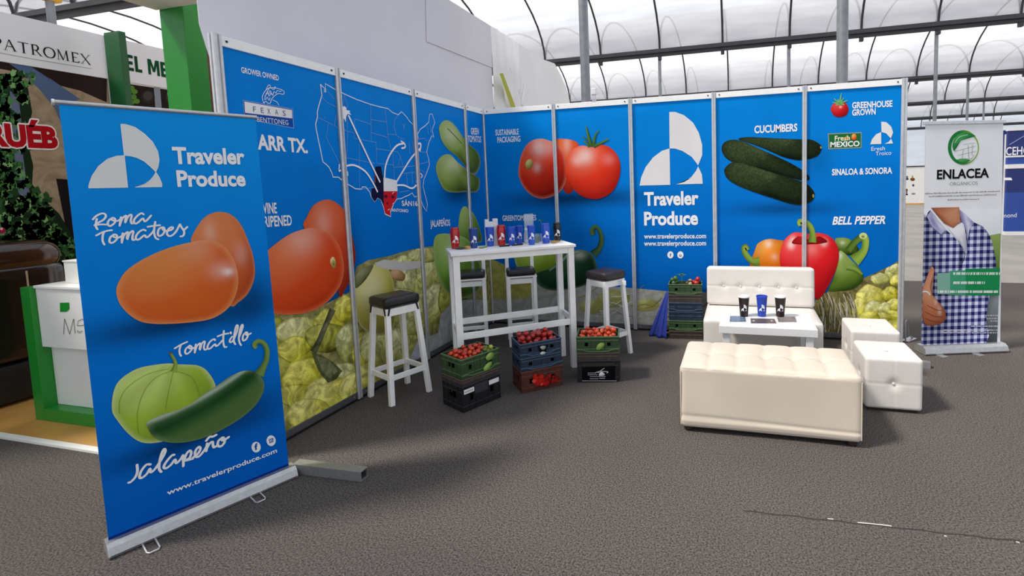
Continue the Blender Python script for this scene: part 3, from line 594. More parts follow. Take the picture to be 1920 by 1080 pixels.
k.poly([(880, 470), (905, 478), (925, 487), (950, 498), (975, 512), (1000, 520), (1060, 530), (1110, 535), (1185, 540), (1250, 546), (1330, 548), (1330, 660), (880, 660)], C('#a3a4a0'), 1)
k.poly([(880, 470), (925, 487), (965, 506), (1000, 520), (1010, 545), (985, 560), (930, 560), (880, 555)], C('#a6a35a'), 2)
for u, v, rx, ry in ((1150, 560, 32, 17), (1210, 572, 26, 12), (1110, 575, 24, 14)): k.blob([(u + rx * math.cos(a * .7), v + ry * math.sin(a * .7)) for a in range(9)], veg('#a0a05a', '#bcbc84', '#8c8c58'), 2, rings=4, sub=2)
r9 = random.Random(5)
for i in range(46):
    u = r9.uniform(1080, 1320); v = r9.uniform(550, 620); a = r9.uniform(-.9, .3); l = r9.uniform(14, 46)
    k.stroke([(u, v), (u + l * .5, v + l * a * .4 + r9.uniform(-5, 5)), (u + l, v + l * a)], r9.uniform(.8, 1.8), C(r9.choice(['#8f9040', '#a7a55c', '#c2c2bc', '#7d7a4c', '#d0d0cc'])), 3, sub=3, caps=False)
for i in range(60):
    x = r9.uniform(950, 1260); y = r9.uniform(760, 860)
    k.stroke(Zp([(x, y), (x + r9.uniform(10, 50), y + 110), (x + r9.uniform(-10, 110), y + 260)]), r9.uniform(.7, 2), C(r9.choice(['#b5b0a0', '#8e8a66', '#5d5a3e', '#c9c5ba', '#a09a58'])), 4, sub=3, caps=False)

def panel(side, i, label, group):
    pl = LW if side == 'L' else BW; bb = LB if side == 'L' else BB; s0, s1 = bb[i] + .0215, bb[i + 1] - .0215; m = (s0 + s1) / 2
    base = pl.P(m, 0); t = thing('display_panel', label, 'display panel', base, 0, group)
    def bx(name, a0, a1, b0, b1, d0, d1, mt, bev=.002, par=None):
        o = MB().ext([pl.P(a0, b0, d1), pl.P(a1, b0, d1), pl.P(a1, b1, d1), pl.P(a0, b1, d1)], pl.n, d1 - d0).build(name, mt, par or t, world=True, bevel=bev); return o
    bx('board', s0, s1, .066, HW - .058, -.008, -.0002, BACKB, 0)
    fn = LFN if side == 'L' else BFN
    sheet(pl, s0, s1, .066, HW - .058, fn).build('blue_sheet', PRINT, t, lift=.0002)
    r = bx('top_rail', s0, s1, HW - .06, HW - .004, -.02, .012, WRAIL)
    for q in (s0 + .035, s1 - .035):
        c = pl.P(q, HW - .03, .0125); MB().tube([c, c + pl.n * .003], .007, 10).build('screw', SCREW, r, world=True)
    f = bx('foot_rail', s0, s1, .022, .068, -.02, .012, ALUD)
    for q in (s0 + .04, s1 - .04):
        c = pl.P(q, .045, .0125); MB().tube([c, c + pl.n * .003], .005, 8).build('screw', ALU, f, world=True)
    bx('plinth_or_shade_strip', s0, s1, 0.001, .022, -.02, .002, SCREW, 0)  # dark strip filling the open gap under the rail, painted shade
    for name, k, mt, lb, st in inks[side]: k.build(name, mt, t, clip=(s0, s1, .068, HW - .06), st=st, label=lb)
    return t
GL, GB = 'blue printed panels of the booth side wall', 'blue printed panels of the booth back wall'
panel('L', 0, 'blue wall panel printed with an emblem, bold place lettering and a huge orange roma tomato', GL)
panel('L', 1, 'blue wall panel printed with the middle of a white country map above pale squash', GL)
panel('L', 2, 'blue wall panel printed with two green chayotes, behind the first red tumbler', GL)
panel('L', 3, 'narrow half-width blue wall panel in the booth corner', GL)
panel('B', 0, 'blue wall panel printed with half a red tomato beside the booth corner', GB)
panel('B', 1, 'blue wall panel printed with a stemmed red tomato above a dark jalapeño', GB)
panel('B', 2, 'blue wall panel printed with a large white company logo and web address', GB)
panel('B', 3, 'blue wall panel printed with dark cucumbers, behind the white sofa', GB)
panel('B', 4, 'blue wall panel printed with bell pepper lettering and small emblems, at the open end', GB)

def post(pl, s, label, w=.042, corner=False):
    t = thing('wall_post', label, 'post', pl.P(s, 0), 0, 'aluminium posts of the booth wall')
    h = w / 2; k = .006; prof = [(-h, -h + k), (-h + k, -h), (-k, -h), (-k, -h + .008), (k, -h + .008), (k, -h), (h - k, -h), (h, -h + k), (h, -k), (h - .008, -k), (h - .008, k), (h, k), (h, h - k), (h - k, h), (k, h), (k, h - .008), (-k, h - .008), (-k, h), (-h + k, h), (-h, h - k), (-h, k), (-h + .008, k), (-h + .008, -k), (-h, -k)]
    n = len(prof); o = pl.P(s, 0)
    vs = [o + Vector((a, b, .012)) for a, b in prof] + [o + Vector((a, b, HW)) for a, b in prof]
    MB().add(vs, [(i, (i + 1) % n, (i + 1) % n + n, i + n) for i in range(n)] + [tuple(range(n))[::-1], tuple(range(n, 2 * n))]).build('profile', ALU, t, world=True)
    MB().lathe([(.02, 0), (.02, .006), (.008, .008), (.008, .013)], 14, o).build('levelling_foot', SCREW, t, world=True)
    return t
for i, lb in enumerate(('aluminium post at the free end of the blue side wall', 'aluminium post cutting through the big orange tomato', 'aluminium post between the map and the chayotes', 'aluminium post overlapping the two green chayotes', 'aluminium post in the inner corner of the booth')):
    post(LW, LB[i], lb, .05 if i == 0 else .042)
for i, lb in enumerate(('aluminium post overlapping the red tomatoes', 'aluminium post between the tomatoes and the company logo', 'aluminium post between the company logo and the cucumbers', 'aluminium post crossing the cucumbers and the red pepper', 'aluminium post at the open end of the back wall')):
    post(BW, BB[i + 1], lb, .05 if i == 4 else .042)

# ------------------------------------------------------------------ roll-up banner with produce
FOOTM = mat('satin_aluminium', '#b9babc', rough=.35, metal=.75, noise=(40, .08)); WIRE = mat('bright_wire', '#d8d8da', rough=.3, metal=.5); DARK = mat('black_plastic', '#17171a', rough=.45)
BA, BE = at_z(204, 1040), at_z(549, 891); BA.z = BE.z = 0
bd = (BE - BA); blen = bd.length; bd.normalize(); bang = math.atan2(bd.y, bd.x)
t = thing('roll_up_banner', 'tall blue roll-up banner with orange roma tomatoes, green tomatillo and jalapeño', 'banner', BA, bang)
bn = Plane(BA, bd); bnn = bn.n
def Lc(x, y, z): return (x, y, z)          # local: x along the base, -y towards the viewer
bm_ = MB()
prof = [(-.052, .0), (-.056, .012), (-.046, .045), (-.03, .062), (.03, .062), (.05, .04), (.056, .012), (.052, 0)]
vs = [(0, a, b + .004) for a, b in prof] + [(blen, a, b + .004) for a, b in prof]; n = len(prof)
bm_.add(vs, [(i, (i + 1) % n, (i + 1) % n + n, i + n) for i in range(n)]).build('base', FOOTM, t, smooth=True, angle=25)
for x in (-.007, blen):
    e = MB(); vs = [(x, a * 1.04, b + .003) for a, b in prof] + [(x + .007, a * 1.04, b + .003) for a, b in prof]
    e.add(vs, [(i, (i + 1) % n, (i + 1) % n + n, i + n) for i in range(n)] + [tuple(range(n))[::-1], tuple(range(n, 2 * n))]).build('end_cap', FOOTM, t)
for u, v in ((289, 1033), (490, 939)):
    p = bas(t).inverted() @ at_z(u, v, .006); x, y = p.x, p.y
    MB().tube([(x - .022, -.03, .006), (x - .022, y + .012, .006), (x - .016, y, .006), (x + .016, y, .006), (x + .022, y + .012, .006), (x + .022, -.03, .006)], .0035, 8).build('stand_loop', WIRE, t, smooth=True)
c = [bn.px(*p) for p in ((203, 1010), (541, 870), (478.5, 220), (110, 192))]
zb = .066
def quad(s, tt):
    l = (c[0][0] + (c[3][0] - c[0][0]) * tt); r = (c[1][0] + (c[2][0] - c[1][0]) * tt); top = c[3][1] + (c[2][1] - c[3][1]) * s
    return l + (r - l) * s, zb + (top - zb) * tt
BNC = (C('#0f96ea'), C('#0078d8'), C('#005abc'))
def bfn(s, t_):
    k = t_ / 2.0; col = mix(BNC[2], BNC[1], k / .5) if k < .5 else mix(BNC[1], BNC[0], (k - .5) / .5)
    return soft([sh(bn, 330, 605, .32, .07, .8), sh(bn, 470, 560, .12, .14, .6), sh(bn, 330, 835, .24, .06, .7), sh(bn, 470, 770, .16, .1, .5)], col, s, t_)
vs = []; cs = []; fs = []; NS, NT = 24, 60
for j in range(NT + 1):
    for i in range(NS + 1): q = quad(i / NS, j / NT); vs.append(q); cs.append(bfn(*q))
for j in range(NT):
    for i in range(NS): a = j * (NS + 1) + i; fs.append((a, a + 1, a + NS + 2, a + NS + 1))
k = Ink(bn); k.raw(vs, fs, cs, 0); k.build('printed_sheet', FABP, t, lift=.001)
k = Ink(bn); k.raw([quad(0, 0), quad(1, 0), quad(1, 1), quad(0, 1)], [(0, 1, 2, 3)], C('#d9d9d6'), 0); k.build('sheet_back', FABP, t, lift=-.0006)
k = Ink(bn); a0, a1 = quad(0, 0), quad(1, 0); k.raw([(a0[0], zb), (a1[0], zb), (a1[0], zb + .012), (a0[0], zb + .012)], [(0, 1, 2, 3)], C('#052c7c'), 1); k.build('hem', FABP, t)
p0, p1 = bn.P(*quad(0, 1)), bn.P(*quad(1, 1)); ax = (p1 - p0).normalized()
MB().tube([p0 - ax * .012, p1 + ax * .006], .010, 10).build('top_rail', FOOTM, t, smooth=True, world=True)
MB().tube([p0 - ax * .02, p0 - ax * .012], .013, 10).build('rail_cap', WIRE, t, smooth=True, world=True)
pm = p0.lerp(p1, .5); MB().tube([Vector((pm.x, pm.y, .05)) - bnn * .02, Vector((pm.x, pm.y, p0.z)) - bnn * .016], .008, 8).build('pole', FOOTM, t, world=True)
k = Ink(bn); Z5 = Z(200, 380, 4.5)
ORG = ('#d8672c', '#e6965a', '#b4481c')
k.blob(Z5([(712,330),(725,270),(770,190),(830,120),(900,85),(960,78),(1030,92),(1095,140),(1150,220),(1195,330),(1230,430),(1248,540),(1247,620),(1225,700),(1180,780),(1110,840),(1040,870),(900,700),(760,500)]), veg('#d2632f', '#dc8656', '#b0471f', hl=((-.4, .6, .2, .18), (.55, .1, .25, .18)), rim='#dc8a58'), 2, rings=12)
k.blob(Z5([(80,740),(95,680),(150,590),(250,510),(400,430),(560,370),(700,335),(800,318),(880,322),(960,350),(1030,410),(1080,500),(1105,600),(1108,680),(1090,770),(1040,870),(960,940),(860,985),(700,1010),(520,1022),(380,1020),(280,1000),(190,945),(120,870),(88,800)]), veg('#d9652b', '#e18a4a', '#cf5c22', hl=((.82, .14, .09, .7), (.7, .2, .22, .25), (.3, .8, .3, .12)), rim='#e69a62'), 3, rings=16)
k.build('tomato_picture', PRINT, t, lift=.0014)
k = Ink(bn); Z6 = Z(190, 620, 4.909)
k.blob(Z6([(95,690),(105,590),(140,490),(220,410),(340,345),(480,315),(620,300),(700,308),(800,312),(880,318),(950,350),(1010,420),(1050,510),(1040,620),(960,760),(820,900),(700,980),(560,1020),(430,1035),(330,1010),(230,930),(150,830),(105,760)]), veg('#9db83c', '#c2d678', '#7e9a28', ribs=(9, .09, .15, 1.0), rim='#d2dc9c'), 2, rings=16)
for pts in ([(640, 370), (500, 430), (390, 560), (330, 760), (340, 940)], [(660, 380), (630, 500), (600, 650), (590, 720)], [(700, 375), (820, 420), (880, 520), (900, 600)], [(620, 350), (420, 400), (240, 520), (170, 640), (165, 760)]): k.stroke(Z6(pts), 1.0, C('#84a02e'), 3, sub=5, caps=False)
k.ribbon(Z6([(630,202),(662,252),(680,300),(674,340),(664,378)]), [24, 30, 36, 40, 66], stalk('#8aa048', '#9cb84a', '#5c7a28'), 4, scale=4.909)
k.disc(Z6([(630, 204)])[0], 3, 2.4, C('#6a5a3a'), 5, 10)
k.build('tomatillo_picture', PRINT, t, lift=.0018)
k = Ink(bn)
def jal(r, a, x, y):
    base = veg('#2c5a2a', '#4a7040', '#3d5c34', rim='#7c9672')(r, a, x, y)
    d = y - (.62 * x + .0 + .25 * x * x - .0)       # across the fruit: bright upper streak, dark middle, olive underside
    c_ = mix(base, C('#b8c8b4'), .8 * math.exp(-((d - .52) / .10) ** 2) * (1 if x < .7 else .3)); c_ = mix(c_, C('#123a1c'), .75 * math.exp(-((d - .12) / .22) ** 2)); c_ = mix(c_, C('#5a7440'), .7 / (1 + math.exp((d + .25) * 14)))
    return c_
k.blob(Z6([(415,850),(440,825),(560,770),(700,730),(840,660),(960,570),(1080,490),(1180,420),(1280,375),(1360,365),(1430,385),(1480,440),(1498,500),(1480,580),(1420,680),(1300,790),(1160,880),(1000,960),(850,1010),(700,1030),(560,1015),(470,960),(425,890)]), jal, 6, rings=18)
k.ribbon(Z6([(1424,158),(1408,125),(1445,96),(1496,120),(1522,185),(1515,265),(1485,335),(1448,405)]), [44, 50, 44, 44, 48, 52, 62, 96], stalk('#8aa058', '#6f9048', '#4a6c30'), 7, scale=4.909)
k.build('jalapeno_picture', PRINT, t, lift=.0018)
k = Ink(bn); Z4 = Z(150, 220, 5.818)
for pts in ([(443,75),(500,78),(600,110),(700,180),(790,270),(845,370),(862,460),(850,540),(826,598),(770,540),(700,480),(620,440),(550,422),(482,418)], [(482,418),(400,422),(300,455),(200,535),(130,640),(95,740),(90,772),(520,765)], [(826,598),(860,650),(890,720),(893,758),(600,762),(680,745),(760,690),(800,645)]):
    k.fan(Z4(pts), C('#e2e2e0'), 2); k.stroke(Z4(pts + pts[:1]), 1.0, C('#f4f4f4'), 3, sub=1, caps=False)
k.build('company_logo', FABP, t, lift=.0014)
def btext(*a, **kw):
    k = Ink(bn); k.text(*a, **kw); k.build('lettering', FABP, t, lift=.0026)
btext('Traveler', (324.5, 306.2), (459, 307), 30, WHITE, 2, bold=.035); btext('Produce', (332.5, 349), (460.5, 348), 29, WHITE, 2, bold=.035)
btext('www.travelerproduce.com', (313, 928.3), (519, 847.5), 9.5, WHITE, 2, bold=.02)
Zr = Z(160, 380, 9.6); Zi = Z(310, 600, 10.667); Zl = Z(230, 800, 6.4)
for Zx, w, sts in ((Zr, 3.5, ([(205,290),(190,360),(185,420),(215,480)], [(135,300),(200,235),(290,195),(350,205),(365,250),(320,310),(240,355),(180,395),(165,408),(270,392),(400,395)], [(490,275),(430,310),(400,370),(430,420),(490,395),(535,340),(525,285),(480,275),(478,312),(560,330),(620,305)], [(640,260),(625,340),(615,415)], [(622,385),(660,290),(720,235),(735,250),(715,320),(715,357)], [(718,352),(760,260),(810,215),(830,240),(815,310),(830,375),(870,360)], [(1045,212),(1005,190),(930,240),(870,320),(890,375),(940,360),(1020,290),(1042,292),(1060,335),(1100,320),(1180,230)],
        [(195,590),(300,535),(400,505),(475,495)], [(330,530),(310,600),(310,690),(340,755)], [(520,570),(450,620),(430,690),(460,725),(520,700),(570,640),(555,580),(505,575),(510,615),(590,630),(650,600)], [(670,550),(655,640),(655,720)], [(660,690),(690,590),(750,530),(765,545),(745,620),(755,657)], [(758,645),(790,560),(840,510),(860,530),(845,610),(850,670),(890,665)], [(1080,502),(1040,485),(960,530),(905,610),(920,665),(970,655),(1060,585),(1090,622),(1130,610),(1200,540),(1240,480)], [(1255,345),(1240,440),(1235,540),(1260,630),(1310,660)], [(1120,435),(1230,415),(1340,405)], [(1390,440),(1325,470),(1300,550),(1325,600),(1390,570),(1425,500),(1405,445),(1385,450),(1400,490),(1460,510)], [(1460,512),(1540,490),(1575,455),(1545,440),(1490,480),(1465,550),(1500,600),(1570,580),(1640,500),(1690,400)], [(1700,390),(1725,440),(1775,520),(1760,590),(1710,608)], [(1772,492),(1830,437)])),
    (Zi, 3.2, ([(185,565),(300,495),(430,435)], [(305,500),(280,590),(285,670),(310,715)], [(480,515),(410,570),(390,640),(420,675),(480,640),(530,570),(500,515),(465,520),(480,565),(560,560),(600,530)], [(605,485),(590,570),(585,650)], [(590,622),(620,530),(680,465),(695,480),(680,560),(690,592)], [(695,575),(720,480),(770,425),(785,450),(765,540),(785,592),(830,575)], [(990,402),(965,380),(890,430),(840,520),(850,575),(900,560),(985,480),(1010,520),(1060,490),(1130,410)], [(1165,215),(1155,330),(1155,450),(1180,535),(1220,535)], [(1040,325),(1150,285),(1260,265)], [(1330,330),(1285,395),(1290,440),(1330,430),(1370,370)], [(1300,240),(1308,268)], [(1370,370),(1430,220),(1445,120),(1420,105),(1390,200),(1365,350),(1370,440),(1395,482)], [(1470,340),(1510,240),(1545,120),(1525,95),(1490,190),(1465,350),(1480,450),(1510,500)], [(1620,240),(1560,290),(1540,370),(1560,410),(1610,380),(1645,310),(1630,250),(1600,245),(1620,298),(1705,265)])),
    (Zl, 4.3, ([(170,455),(175,530),(150,600),(100,655),(70,668)], [(330,450),(280,455),(220,530),(200,600),(230,610),(290,560),(325,500),(335,545),(380,510),(430,440)], [(400,490),(480,360),(510,290),(495,265),(465,320),(440,420),(435,500),(460,540)], [(615,335),(585,345),(520,420),(490,480),(520,495),(580,450),(625,390),(640,435),(690,390),(720,340)], [(720,340),(725,400),(725,470)], [(725,425),(760,330),(800,285),(820,310),(800,370),(750,402),(840,380)], [(840,370),(900,320),(930,265),(910,240),(870,290),(870,350),(910,355),(970,290),(1010,222)], [(1010,200),(1005,250),(1000,290)], [(1005,262),(1040,200),(1075,180),(1080,215),(1095,245),(1140,215)], [(1000,165),(1040,120),(1080,115),(1120,95)], [(1190,130),(1145,170),(1140,225),(1180,230),(1220,180),(1205,130),(1180,140),(1205,162),(1270,122)]))):
    for part in ((sts[:7], sts[7:]) if Zx is Zr else (sts,)):
        k = Ink(bn)
        for pts in part: k.stroke(Zx(pts), w, C('#f0f0f2'), 2, sub=5)
        k.build('handwritten_lettering', FABP, t, lift=.0026)
k = Ink(bn); k.disc(Zl([(1598, 243)])[0], 8.6, 10, C('#eef0f2'), 2, 24)
q = Zl([(1582, 280), (1618, 262)]); k.text('f', q[0], q[1], 11, C('#0b4aa4'), 3, bold=.05); k.build('social_icon', FABP, t, lift=.0026)
k = Ink(bn); k.disc(Zl([(1778, 166)])[0], 8.6, 10, C('#eef0f2'), 2, 24)
k.poly(Zl([(1752, 150), (1800, 130), (1806, 178), (1758, 198)]), C('#0b4aa4'), 3); k.poly(Zl([(1762, 156), (1792, 144), (1796, 172), (1766, 184)]), C('#eef0f2'), 4); k.stroke(Zl([(1790, 152), (1774, 160), (1774, 174), (1788, 168), (1782, 162)]), 1, C('#0b4aa4'), 5, sub=1)
k.build('social_icon', FABP, t, lift=.0026)
# square aluminium tube on the carpet at the banner's end
p0, p1 = at_z(548, 889), at_z(677, 905); p0.z = p1.z = 0; ax = (p1 - p0).normalized(); p0 = p0 + ax * .0; t = thing('support_tube', 'square hollow aluminium support tube lying on the carpet at the end of the produce banner', 'metal tube', p1, 0)
cu = MB(); sd = Vector((-ax.y, ax.x, 0)); w = .026; q0 = p0 + sd * .03; q1 = p1 + sd * .03
for a, b in ((w, w + .028), (-w - .0, -w + .0)): pass
zc = .03
for off, zz, ww, dd in ((0, zc + .026, .056, .004), (0, zc - .026, .056, .004), (.026, zc, .004, .05), (-.026, zc, .004, .05)):
    cu.bar(q0 + sd * off + Vector((0, 0, zz)), q1 + sd * off + Vector((0, 0, zz)), ww, dd, side=sd)
cu.build('tube', FOOTM, t, world=True)
MB().bar(q1 - ax * .06 + Vector((0, 0, zc)), q1 - ax * .012 + Vector((0, 0, zc)), .046, .046, side=sd).build('end_plug', DARK, t, world=True)

# ------------------------------------------------------------------ white roll-up banner with a man in a checked shirt
EA, EE = at_z(1726, 662), at_z(1876, 656); ed = (EE - EA).normalized(); el = (EE - EA).length; eang = math.atan2(ed.y, ed.x)
t = thing('roll_up_banner', 'white roll-up banner with a green ring emblem and a man in a blue checked shirt', 'banner', EA, eang)
en = Plane(EA, ed)
prof = [(-.075, .0), (-.08, .012), (-.07, .05), (-.04, .07), (.04, .07), (.07, .05), (.08, .012), (.075, 0)]
vs = [(0, a, b + .006) for a, b in prof] + [(el, a, b + .006) for a, b in prof]; n = len(prof)
MB().add(vs, [(i, (i + 1) % n, (i + 1) % n + n, i + n) for i in range(n)]).build('base', FOOTM, t, smooth=True, angle=25)
for x in (-.008, el):
    vs = [(x, a * 1.03, b + .005) for a, b in prof] + [(x + .008, a * 1.03, b + .005) for a, b in prof]
    MB().add(vs, [(i, (i + 1) % n, (i + 1) % n + n, i + n) for i in range(n)] + [tuple(range(n))[::-1], tuple(range(n, 2 * n))]).build('end_cap', FOOTM, t)
for u, v in ((1768, 670), (1836, 667)):
    p = bas(t).inverted() @ at_z(u, v, .005)
    MB().bar((p.x - .03, .1, .003), (p.x + .03, p.y, .003), .06, .006, side=(1, 0, 0)).build('foot_plate', FOOTM, t)
e0, e1 = en.px(1729, 649)[0], en.px(1875, 645)[0]; et = en.px(1735, 232)[1]; er = en.px(1882, 229)[1]; ex0, ex1 = en.px(1735, 232)[0], en.px(1881, 229)[0]
EC = [(e0, .07), (e1, .07), (ex1, er), (ex0, et)]
k = Ink(en); k.raw(EC, [(0, 1, 2, 3)], C('#e9eaee'), 0); k.build('printed_sheet', FABP, t, lift=.001)
k = Ink(en); k.raw(EC, [(0, 1, 2, 3)], C('#c9c9cc'), 0); k.build('sheet_back', FABP, t, lift=-.001)
p0, p1 = en.P(*EC[3]), en.P(*EC[2]); ax = (p1 - p0).normalized()
MB().bar(p0 - ax * .02 + Vector((0, 0, .005)), p1 + ax * .02 + Vector((0, 0, .005)), .03, .02, side=(0, 0, 1)).build('top_rail', ALU, t, world=True, bevel=.003)
pm = p0.lerp(p1, .5); MB().tube([Vector((pm.x, pm.y, .06)) - en.n * .03, Vector((pm.x, pm.y, p0.z)) - en.n * .02], .01, 8).build('pole', FOOTM, t, world=True)
Zn = Z(1680, 120, 3.175); Zs = Z(1720, 380, 3.6); CL = (min(e0, ex0) + .004, max(e1, ex1) - .03, .074, er)
k = Ink(en)
def ringpt(a, r, dx=0, dy=0): return (400 + dx + 92 * r * math.cos(a), 497 + dy + 103 * r * math.sin(a))
out = [ringpt(2 * math.pi * i / 48, 1) for i in range(48)]; inn = [ringpt(2 * math.pi * i / 48, .86, 7, 2) for i in range(48)]
q = k.to(Zn(out)) + k.to(Zn(inn)); ga, gb = C('#1d7a3c'), C('#7fb13a')
k.raw(q, [(i, (i + 1) % 48, (i + 1) % 48 + 48, i + 48) for i in range(48)], [mix(ga, gb, (math.cos(2 * math.pi * i / 48) + .3)) for i in range(48)] * 2, 2)
k.blob(Zn([(345, 520), (335, 490), (345, 450), (370, 420), (420, 408), (472, 428), (440, 432), (400, 448), (370, 470), (352, 495)]), veg('#2c8a46', '#4aa55c', '#1a6a34'), 3, rings=5)
k.stroke(Zn([(348, 470), (375, 435), (425, 422)]), .8, C('#d8ead8'), 4, caps=False)
for pts in ([(350, 520), (470, 490)], [(365, 545), (475, 520)], [(375, 565), (450, 562)], [(400, 510), (392, 565)], [(428, 485), (432, 560)], [(455, 480), (450, 545)], [(370, 572), (440, 575), (462, 540)], [(395, 480), (470, 470)]): k.stroke(Zn(pts), .6, C('#6c7a70'), 3, sub=2, caps=False)
k.blob(Zn([(360, 570), (400, 565), (440, 572), (410, 590), (380, 585)]), veg('#3f9048', '#5aa860', '#2a7038'), 4, rings=3)
k.build('ring_emblem', FABP, t, lift=.0014)
k = Ink(en)
p = Zn([(242, 685), (552, 674)]); k.text('ENLACEA', p[0], p[1], 17, C('#121214'), 2, bold=.03); k.build('lettering', FABP, t, lift=.0014); k = Ink(en)
p = Zn([(318, 724), (485, 719)]); k.text('ORGÁNICOS', p[0], p[1], 6.8, C('#8a8c8c'), 2, bold=-.005); k.build('lettering', FABP, t, lift=.0014); k = Ink(en)
r4 = random.Random(3)
for x0, x1, y0, y1 in ((172, 620, 775, 760), (196, 596, 792, 781), (305, 492, 812, 807)):
    x = x0
    while x < x1:
        w = r4.uniform(7, 26); f = (x - x0) / (x1 - x0); yy = y0 + (y1 - y0) * f
        xx = x
        while xx < min(x + w, x1):
            h = r4.choice([5, 5, 5, 8]); k.stroke(Zn([(xx, yy), (xx + r4.uniform(-1, 3), yy - h)]), .75, C('#77777c'), 2, sub=1, caps=False); xx += 3.6
        x += w + 4
k.build('small_print', FABP, t, clip=CL, lift=.0014)
k = Ink(en)   # blurred field behind the man
k.raw([en.px(*p) for p in Zs([(0, 560), (0, 40), (600, 40), (600, 560)])], [(0, 1, 2, 3)], [C('#d5dadf'), C('#eef0f4'), C('#eef0f4'), C('#c2cad0')], 1)
k.raw([en.px(*p) for p in Zs([(430, 440), (430, 230), (600, 200), (600, 460)])], [(0, 1, 2, 3)], [C('#5e7a30'), C('#9aae6a'), C('#8ea45c'), C('#587428')], 2)
k.raw([en.px(*p) for p in Zs([(430, 1000), (430, 600), (600, 600), (600, 1000)])], [(0, 1, 2, 3)], [C('#1c2430'), C('#3c464c'), C('#aeb6b8'), C('#20202c')], 2)
k.build('field_picture', FABP, t, clip=CL, lift=.0012)
k = Ink(en); SK = ('#b06a4a', '#d49a78', '#7c4028')
k.blob(Zs([(90,34),(280,30),(290,130),(240,170),(180,140),(135,90)]), veg(*SK, L=(.4, .2, .8)), 4, rings=6, sub=1)
k.blob(Zs([(200,166),(240,172),(298,132),(318,180),(332,300),(328,350),(300,300),(250,225)]), veg('#d8d6e2', '#f2f2f6', '#a8a6ba'), 5, rings=6, sub=2)
k.build('neck_picture', FABP, t, clip=CL, lift=.0018)
k = Ink(en)
def shirt(r, a, x, y): b_ = .80 + .25 * math.sin(3.1 * x + 1.3 * y + .6) + .12 * x; return (b_, b_, b_ * 1.02)
k.blob(Zs([(15,140),(60,92),(85,50),(140,120),(200,190),(255,240),(325,350),(340,250),(345,170),(300,110),(280,44),(375,130),(440,160),(490,230),(515,320),(530,400),(522,470),(500,560),(475,680),(462,800),(450,980),(15,980)]), shirt, 1, rings=10, cen=Zs([(270, 520)])[0], sub=2)
k.build('shirt_picture', GINGP, t, clip=CL, lift=.0024, st=True)
k = Ink(en)
CO = lambda r, a, x, y: mix(C('#8c88b4'), C('#d8d6ea'), .5 + .5 * math.sin(5 * x + 3 * y))
k.blob(Zs([(62,95),(85,55),(100,72),(190,182),(158,215),(95,160)]), CO, 6, rings=5, sub=1); k.blob(Zs([(278,44),(320,75),(378,132),(348,178),(336,260),(322,170),(292,112)]), CO, 6, rings=5, sub=1)
k.build('collar_picture', FABP, t, clip=CL, lift=.0024)
k = Ink(en)
k.blob(Zs([(20,600),(40,555),(60,500),(85,440),(100,432),(108,460),(95,510),(80,560),(92,610),(130,660),(165,700),(185,740),(184,785),(160,812),(110,826),(55,822),(25,770),(15,690)]), veg(*SK, L=(-.2, .4, .8), hl=((.5, -.5, .12, .4), (.2, -.2, .12, .3))), 9, rings=8)
for pts in ([(60, 690), (120, 720), (165, 725)], [(50, 735), (110, 765), (170, 768)], [(50, 780), (105, 800), (150, 800)]): k.stroke(Zs(pts), 1.1, C('#7a3c26'), 10, caps=False)
k.ribbon(Zs([(25, 608), (45, 598), (66, 604), (80, 622)]), [10, 11, 11, 9], stalk('#e4e0dc', '#f4f0ec', '#a8a4a0'), 10, scale=3.6)
k.build('hand_picture', FABP, t, clip=CL, lift=.003)
k = Ink(en); GA = C('#1c8a50')
for x0, x1, y0, y1, c0 in ((320, 575, 445, 625, GA), (215, 322, 460, 622, C('#3f9c74')), (130, 217, 475, 615, C('#7fae9c'))):
    k.raw([en.px(*p) for p in Zs([(x0, y1), (x1, y1 + (0 if x0 > 300 else 2)), (x1, y0 - 4), (x0, y0)])], [(0, 1, 2, 3)], c0, 7)
for x0, x1, y in ((240, 552, 478), (240, 450, 540), (135, 535, 600)):
    x = x0
    while x < x1:
        k.stroke(Zs([(x, y + 8), (x + 2, y - 9)]), 1.6, C('#e8f2ec'), 8, sub=1, caps=False); x += r4.choice([7, 7, 8, 13])
k.build('caption_band', FABP, t, clip=CL, lift=.003); k = Ink(en)
for rows in (((460, 545, 760), (465, 545, 780), (490, 545, 797)), ((360, 540, 832),), ((175, 540, 858),), ((175, 540, 876),)):
    k = Ink(en)
    for x0, x1, y in rows:
        x = x0
        while x < x1:
            k.stroke(Zs([(x, y + 4), (x + 1, y - 4)]), 1.0, C('#d8d8e2'), 8, sub=1, caps=False); x += r4.choice([5, 5, 6, 10])
    k.build('small_print', FABP, t, clip=CL, lift=.003)


